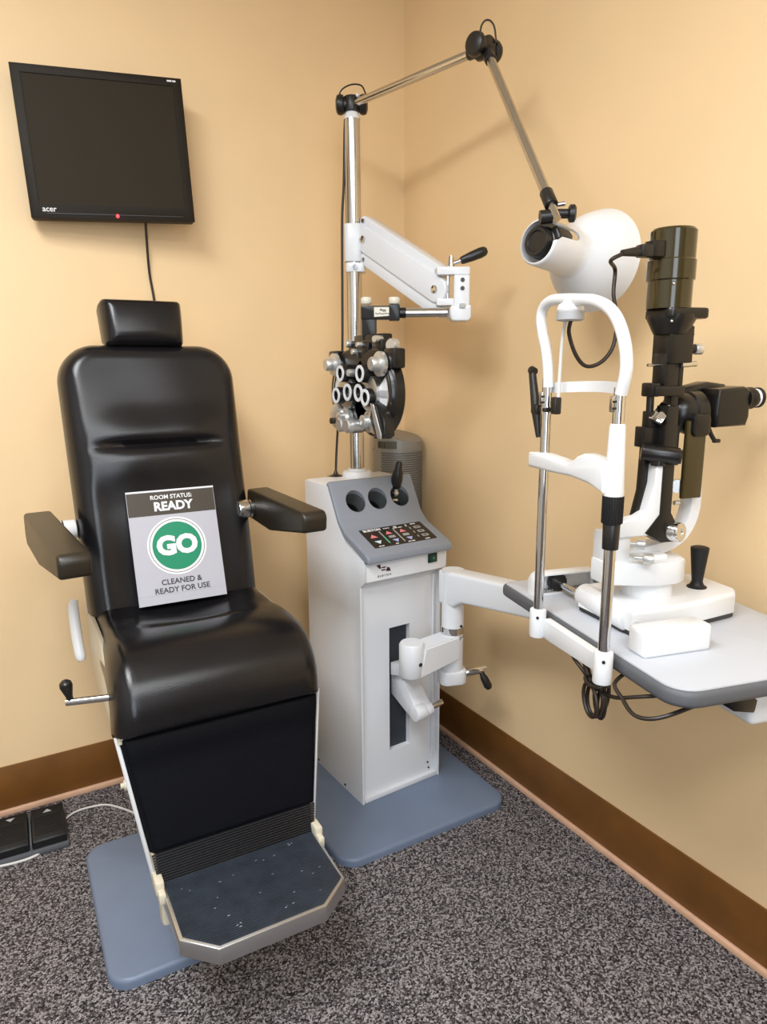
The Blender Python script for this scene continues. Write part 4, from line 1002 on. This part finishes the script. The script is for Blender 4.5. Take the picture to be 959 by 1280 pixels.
# illumination arm: white, runs right then bends up (in front)
b = MB(TF @ M.Translation((-0.014, -0.300, 0.033)))
b.prism([(AX_S - 0.075, 0.132), (AX_S - 0.075, 0.162), (AX_S - 0.035, 0.168), (AX_S - 0.020, 0.176), (AX_S - 0.008, 0.225), (AX_S - 0.007, 0.258), (AX_S - 0.002, 0.262), (AX_S + 0.018, 0.260), (AX_S + 0.018, 0.20), (AX_S + 0.006, 0.150), (AX_S - 0.008, 0.132)], 0.026, at_y(0.013), 0.004, 3); b.done('illumination_arm', WHITEP, sl_)
# black foot of the tower and its chrome knob
b = MB(TF @ M.Translation((-0.021, -0.285, 0.033)))
b.prism([(AX_S - 0.016, 0.138), (AX_S + 0.02, 0.118), (AX_S + 0.052, 0.118), (AX_S + 0.050, 0.15), (AX_S + 0.036, 0.172), (AX_S + 0.035, 0.36), (AX_S + 0.012, 0.36), (AX_S + 0.012, 0.17)], 0.03, at_y(0.0), 0.002)
b.prism([(AX_S - 0.022, 0.160), (AX_S - 0.004, 0.158), (AX_S + 0.002, 0.19), (AX_S + 0.006, 0.24), (AX_S + 0.006, 0.30), (AX_S - 0.009, 0.30), (AX_S - 0.011, 0.21)], 0.018, at_y(0.012), 0.002); b.done('tower_foot', BLKM, sl_)
b = MB(TF); b.lathe([(0.0175, 0), (0.0175, 0.022), (0.016, 0.024), (0.006, 0.024), (0.005, 0.022), (0, 0.022)], T(AX_S + 0.021, 0.305, 0.169), (0.35, -1, 0.1), 28); b.done('tilt_knob', CHROME, sl_, 'chrome tilt knob')
# cross cylinder
b = MB(TF); b.cyl(T(AX_S - 0.040, 0.292, 0.314), T(AX_S + 0.014, 0.325, 0.306), 0.0155, bev=0.003); b.cyl(T(AX_S + 0.013, 0.323, 0.306), T(AX_S + 0.017, 0.327, 0.3055), 0.012); b.cyl(S(AX_S - 0.014, 0.290, 0.306), S(AX_S - 0.014, 0.308, 0.306), 0.012); b.done('cross_joint', BLKM, sl_)
b = MB(TF); b.cyl(T(AX_S - 0.012, 0.305, 0.290), T(AX_S - 0.012, 0.305, 0.298), 0.0115); b.done('arm_cap', CHROME, sl_)
# twin blocks and columns up to the mirror
b = MB(TF); b.box(S(AX_S - 0.022, 0.338), (0.028, 0.03, 0.036), 0.002); b.box(S(AX_S + 0.020, 0.335), (0.028, 0.036, 0.045), 0.002); b.box(S(AX_S - 0.014, 0.365), (0.022, 0.024, 0.036), 0.002); b.done('twin_block', BLKM, sl_)
b = MB(TF); b.cyl(S(AX_S - 0.018, 0.345), S(AX_S - 0.020, 0.43), 0.0065); b.box(S(AX_S + 0.024, 0.385), (0.016, 0.020, 0.11), 0.002); b.done('mirror_column', BLKM, sl_)
b = MB(TF); b.box(S(AX_S - 0.010, 0.381, 0.300), (0.036, 0.026, 0.003), 0.0005, rot=rot('Y', -48) @ rot('X', 25)); b.done('mirror', MIRROR, sl_, 'small tilted mirror')
b = MB(TF); b.box(S(AX_S - 0.007, 0.378, 0.296), (0.038, 0.028, 0.005), 0.001, rot=rot('Y', -48) @ rot('X', 25)); b.done('mirror_holder', BLKM, sl_)
b = MB(TF); b.box(S(AX_S + 0.006, 0.418), (0.060, 0.040, 0.018), 0.003); b.box(S(AX_S - 0.020, 0.420), (0.018, 0.03, 0.024), 0.003); b.done('filter_block', BLKM, sl_)
b = MB(TF); b.box(S(AX_S + 0.008, 0.450), (0.030, 0.034, 0.066), 0.003); b.box(S(AX_S + 0.032, 0.448, 0.285), (0.010, 0.012, 0.055), 0.001); b.done('slit_column', BLKM, sl_)
b = MB(TF); b.cyl(S(AX_S + 0.024, 0.462, 0.300), S(AX_S + 0.054, 0.464, 0.300), 0.0045); b.cyl(S(AX_S - 0.03, 0.462), S(AX_S - 0.008, 0.462), 0.0025); b.done('filter_lever', STEEL, sl_)
b = MB(TF); b.box(S(AX_S + 0.019, 0.496), (0.048, 0.048, 0.064), 0.003); b.lathe([(0.028, 0.514), (0.040, 0.538), (0.040, 0.546)], S(AX_S + 0.012, 0), (0, 0, 1), 32); b.done('slit_housing', BLKM, sl_)
b = MB(TF); b.prism(rrect(-0.026, 0.058, -0.036, 0.036, 0.012), 0.018, M.Translation(S(AX_S + 0.006, 0.539)), 0.004); b.done('housing_plate', BLKM, sl_)
b = MB(TF); b.cyl(S(AX_S + 0.03, 0.489, 0.29), S(AX_S + 0.056, 0.489, 0.29), 0.0065); b.cyl(S(AX_S + 0.03, 0.514, 0.29), S(AX_S + 0.052, 0.514, 0.29), 0.0025); b.done('slit_shaft', BLKM, sl_)
b = MB(TF); b.lathe([(0.0085, 0), (0.0095, 0.002), (0.0095, 0.014), (0.006, 0.016), (0, 0.016)], S(AX_S + 0.056, 0.489, 0.29), (1, 0, 0), 16); b.done('slit_knob', SILVER, sl_)
b = MB(TF); b.lathe([(0.0365, 0.556), (0.0365, 0.601), (0.0395, 0.603), (0.0395, 0.634), (0.0375, 0.636), (0.0375, 0.681), (0.034, 0.685), (0.0, 0.685)], S(AX_S + 0.004, 0), (0, 0, 1), 48); b.done('lamp_housing', OLIVE, sl_, 'glossy dark brown lamp housing')
for a_, z in ((-120, 0.594), (-118, 0.534)):
    c_ = S(AX_S + 0.004, z) + V((math.cos(R(a_)) * 0.037, math.sin(R(a_)) * 0.037, 0)); b = MB(TF); b.ball(c_, 0.0028, n=8); b.done('screw', STEEL, sl_)
b = MB(TF); b.box(S(AX_S - 0.038, 0.650, 0.290), (0.026, 0.024, 0.026), 0.002); b.done('power_socket', BLKM, sl_)
# microscope body to the right
MT = 0.262
b = MB(TF); b.lathe([(0.014, 0), (0.024, 0.003), (0.031, 0.010), (0.036, 0.022), (0.036, 0.040), (0.039, 0.042), (0.039, 0.064), (0.035, 0.068), (0.030, 0.078)], T(AX_S + 0.030, MT, 0.376), (1, 0, 0.03), 40); b.done('objective', BLKM, sl_)
b = MB(TF); b.lathe([(0.012, -0.001), (0.016, 0.0), (0.0235, 0.004)], T(AX_S + 0.0295, MT, 0.376), (1, 0, 0.03), 30); b.done('objective_lens', LENS, sl_)
b = MB(TF); b.prism([(AX_S + 0.104, 0.352), (AX_S + 0.100, 0.38), (AX_S + 0.103, 0.420), (AX_S + 0.160, 0.424), (AX_S + 0.174, 0.417), (AX_S + 0.175, 0.37), (AX_S + 0.170, 0.354)], 0.09, at_y(-MT + 0.045), 0.006, 3)
b.prism([(AX_S + 0.05, 0.40), (AX_S + 0.072, 0.422), (AX_S + 0.12, 0.432), (AX_S + 0.160, 0.427), (AX_S + 0.16, 0.41)], 0.04, at_y(-MT + 0.04), 0.008, 3); b.done('binocular_body', BLKM, sl_)
for t_ in (MT - 0.03, MT + 0.03):
    b = MB(TF); b.lathe([(0.019, 0), (0.019, 0.006), (0.020, 0.008), (0.020, 0.014), (0.0175, 0.016), (0.0165, 0.018), (0.0165, 0.022)], T(AX_S + 0.172, t_, 0.402), (1, 0, 0.02), 28); e_ = b.done('eyepiece', BLKM, sl_)
    b = MB(TF); b.cyl(T(AX_S + 0.193, t_, 0.4026), T(AX_S + 0.199, t_, 0.4028), 0.0165, n=28); b.done('white_band', WHITEP, e_, 'white band')
    b = MB(TF); b.lathe([(0.016, 0), (0.0185, 0.002), (0.0185, 0.006), (0.015, 0.008), (0.008, 0.007)], T(AX_S + 0.198, t_, 0.4028), (1, 0, 0.02), 28); b.done('eyecup', RUB, e_)
b = MB(TF); b.tube([T(AX_S + 0.092, 0.298, 0.355), T(AX_S + 0.099, 0.300, 0.340), T(AX_S + 0.106, 0.301, 0.330)], 0.004, 8); b.box(T(AX_S + 0.111, 0.301, 0.328), (0.014, 0.008, 0.007), 0.002); b.done('magnification_lever', BLK, sl_)
b = MB(TF); b.box(T(AX_S + 0.063, 0.302, 0.296), (0.044, 0.007, 0.140), 0.003); b.done('breath_shield', OLIVE, sl_, 'smoked olive breath shield')
b = MB(TF); b.prism(rrect(AX_S + 0.050, AX_S + 0.088, 0.338, 0.378, 0.010), 0.030, at_y(-0.282), 0.004); b.done('microscope_mount', BLKM, sl_)
b = MB(TF); b.cyl(T(AX_S + 0.046, 0.285, 0.248), T(AX_S + 0.040, 0.295, 0.248), 0.012); b.cyl(T(AX_S + 0.036, 0.295, 0.218), T(AX_S + 0.046, 0.295, 0.218), 0.004); b.done('focus_knob', SILVER, sl_)

# ------------------------------------------------------------------ cables about the table
pc = thing('lamp_power_cord', 'black power cord looping from the lamp housing plug to the chin rest', 'cable', TW(AX_S - 0.06, 0.29, 0.66))
b = MB(TF); b.box(T(AX_S - 0.060, 0.292, 0.646), (0.024, 0.02, 0.020), 0.003); b.cyl(T(AX_S - 0.07, 0.292, 0.645), T(AX_S - 0.105, 0.294, 0.641), 0.0085, 0.005); b.done('plug', BLK, pc)
q0 = TW(AX_S - 0.10, 0.294, 0.641)
b = MB(); b.tube([q0, q0 + V((-0.022, 0.008, -0.012)), (0.961, 0.863, 1.44), (0.955, 0.858, 1.40), (0.960, 0.852, 1.36), (0.955, 0.852, 1.315), (0.935, 0.858, 1.288), (0.910, 0.868, 1.281), (0.888, 0.872, 1.300), (0.872, 0.874, 1.335), TW(SX, 0.279, 0.536)], 0.0034, 10); b.done('cord', BROWNCORD, pc)
kc_ = thing('coiled_cord', 'black cord bundled in a hanging knot below the chin rest', 'cable', TW(0.0, 0.40, -0.10))
b = MB(TF); s0_ = -0.012
b.tube([T(0.02, 0.28, -0.034), T(s0_, 0.31, -0.040), T(s0_, 0.345, -0.056), T(s0_, 0.37, -0.064), T(s0_, 0.40, -0.070), T(s0_, 0.44, -0.062), T(0.0, 0.475, -0.046), T(0.03, 0.50, -0.036)], 0.0033, 8)
b.tube([T(0.02, 0.42, -0.032), T(s0_, 0.435, -0.040), T(s0_, 0.455, -0.055), T(s0_, 0.49, -0.068), T(s0_ + 0.02, 0.52, -0.060), T(0.06, 0.54, -0.036)], 0.0033, 8)
for k, (dx, w_, h0, tl) in enumerate(((0.0, 0.022, 0.040, 8), (0.006, 0.016, 0.044, -6), (-0.006, 0.019, 0.036, -16), (0.01, 0.012, 0.042, 16))):
    cen = T(s0_ + dx, 0.385, -0.085); loop = []
    for i in range(10):
        a = 2 * PI * i / 10; p = V((0, math.sin(a) * w_, math.cos(a) * h0 * 0.8)); p = rot('X', tl) @ p; loop.append(cen + V((dx * 0.6, 0, -0.006)) + p)
    b.tube(loop, 0.0033, 8, closed=True, sub=4)
b.tube([T(s0_ - 0.008, 0.366, -0.058), T(s0_ - 0.012, 0.385, -0.064), T(s0_ - 0.006, 0.405, -0.060), T(s0_ + 0.014, 0.40, -0.060), T(s0_ + 0.014, 0.37, -0.06)], 0.0036, 8, closed=True, sub=4)
b.cyl(T(s0_, 0.40, -0.036), T(s0_, 0.385, -0.07), 0.008); b.cyl(T(s0_, 0.352, -0.04), T(s0_, 0.372, -0.075), 0.0055)
b.done('cord', BROWNCORD, kc_)

# ------------------------------------------------------------------ air purifier in the corner
ap = thing('air_purifier', 'silver grey tower air purifier with a perforated grille standing in the corner behind the console', 'air purifier', (1.235, 2.035, 0))
AC = V((1.243, 2.030, 0)); RR = 0.084
b = MB(); b.lathe([(RR + 0.008, 0.0), (RR + 0.008, 0.03), (RR, 0.035), (RR, 1.015)], AC, (0, 0, 1), 48); b.done('tower', PURG, ap)
b = MB(); b.lathe([(RR + 0.002, 1.004), (RR + 0.002, 1.010), (RR, 1.010)], AC, (0, 0, 1), 48, cap=False); b.done('seam_ring', PURG, ap)
b = MB(); t = bmesh.new(); n = 48; lo, hi, top = [], [], []
for i in range(n):
    a = 2 * PI * i / n; x, y = RR * math.cos(a), RR * math.sin(a); k = (x * 0.45 - y * 0.9)
    lo.append(t.verts.new((x, y, 1.015))); hi.append(t.verts.new((x, y, 1.054 - 0.20 * k)))
    top.append(t.verts.new((x * 0.93, y * 0.93, 1.058 - 0.20 * k * 0.93)))
for A_, B_ in ((lo, hi), (hi, top)):
    for i in range(n): t.faces.new((A_[i], A_[(i + 1) % n], B_[(i + 1) % n], B_[i]))
t.faces.new(top); bmesh.ops.recalc_face_normals(t, faces=t.faces); b.add(t, M.Translation(AC)); b.done('head', PURG, ap)
fa = math.degrees(math.atan2(-AC.y, -AC.x))


def onr(a, z, r): return AC + V((math.cos(R(a)) * r, math.sin(R(a)) * r, z))


rows = [[onr(fa - 52 + i * 5, z, RR + 0.0012) for i in range(11)] for z in (1.016, 1.041)]
b = MB(); b.sheet(rows); ds = b.done('display', PURDISP, ap, 'dark display window')
for k in range(4):
    b = MB(); rows = [[onr(fa - 50 + k * 6 + i * (3 if k == 0 else 1), z, RR + 0.002) for i in range(3)] for z in (1.019, 1.037)]; b.sheet(rows); b.done('display_mark', BLK, ds)
b = MB(); t = bmesh.new()
for j in range(46):
    z = 1.000 - j * 0.0075
    for i in range(34):
        a = fa - 40 + i * 3.6 + (1.8 if j % 2 else 0)
        c_ = onr(a, z, RR + 0.0006); tx = V((-math.sin(R(a)), math.cos(R(a)), 0)) * 0.0019; tz = V((0, 0, 0.0024))
        vs_ = [t.verts.new(c_ + tx * math.cos(q_) + tz * math.sin(q_)) for q_ in (0, PI / 3, 2 * PI / 3, PI, 4 * PI / 3, 5 * PI / 3)]
        t.faces.new(vs_)
b.add(t); b.done('grille_holes', PURD, ap, kind='stuff')

# ------------------------------------------------------------------ cable coil on the floor behind the console
b = MB()
for k, (r_, dz) in enumerate(((0.05, 0.0), (0.056, 0.008), (0.046, 0.004))):
    loop = []
    for i in range(12):
        a = 2 * PI * i / 12; loop.append(V((1.235 + 0.02 * k + 0.015 * math.cos(a), 1.86 + 0.01 * k + 0.012 * math.cos(a) , 0.095 + dz + r_ * math.sin(a))) + V((0.5, -0.5, 0)) * r_ * math.cos(a) * 0.8)
    b.tube(loop, 0.0035, 8, closed=True, sub=3)
b.tube([(1.26, 1.87, 0.155), (1.27, 1.90, 0.19), (1.29, 1.98, 0.22), (1.25, 2.10, 0.20)], 0.003, 8)
tag(b.done('floor_cable_coil', BLK), 'coil of black cable on the floor behind the console at the right wall', 'cable')
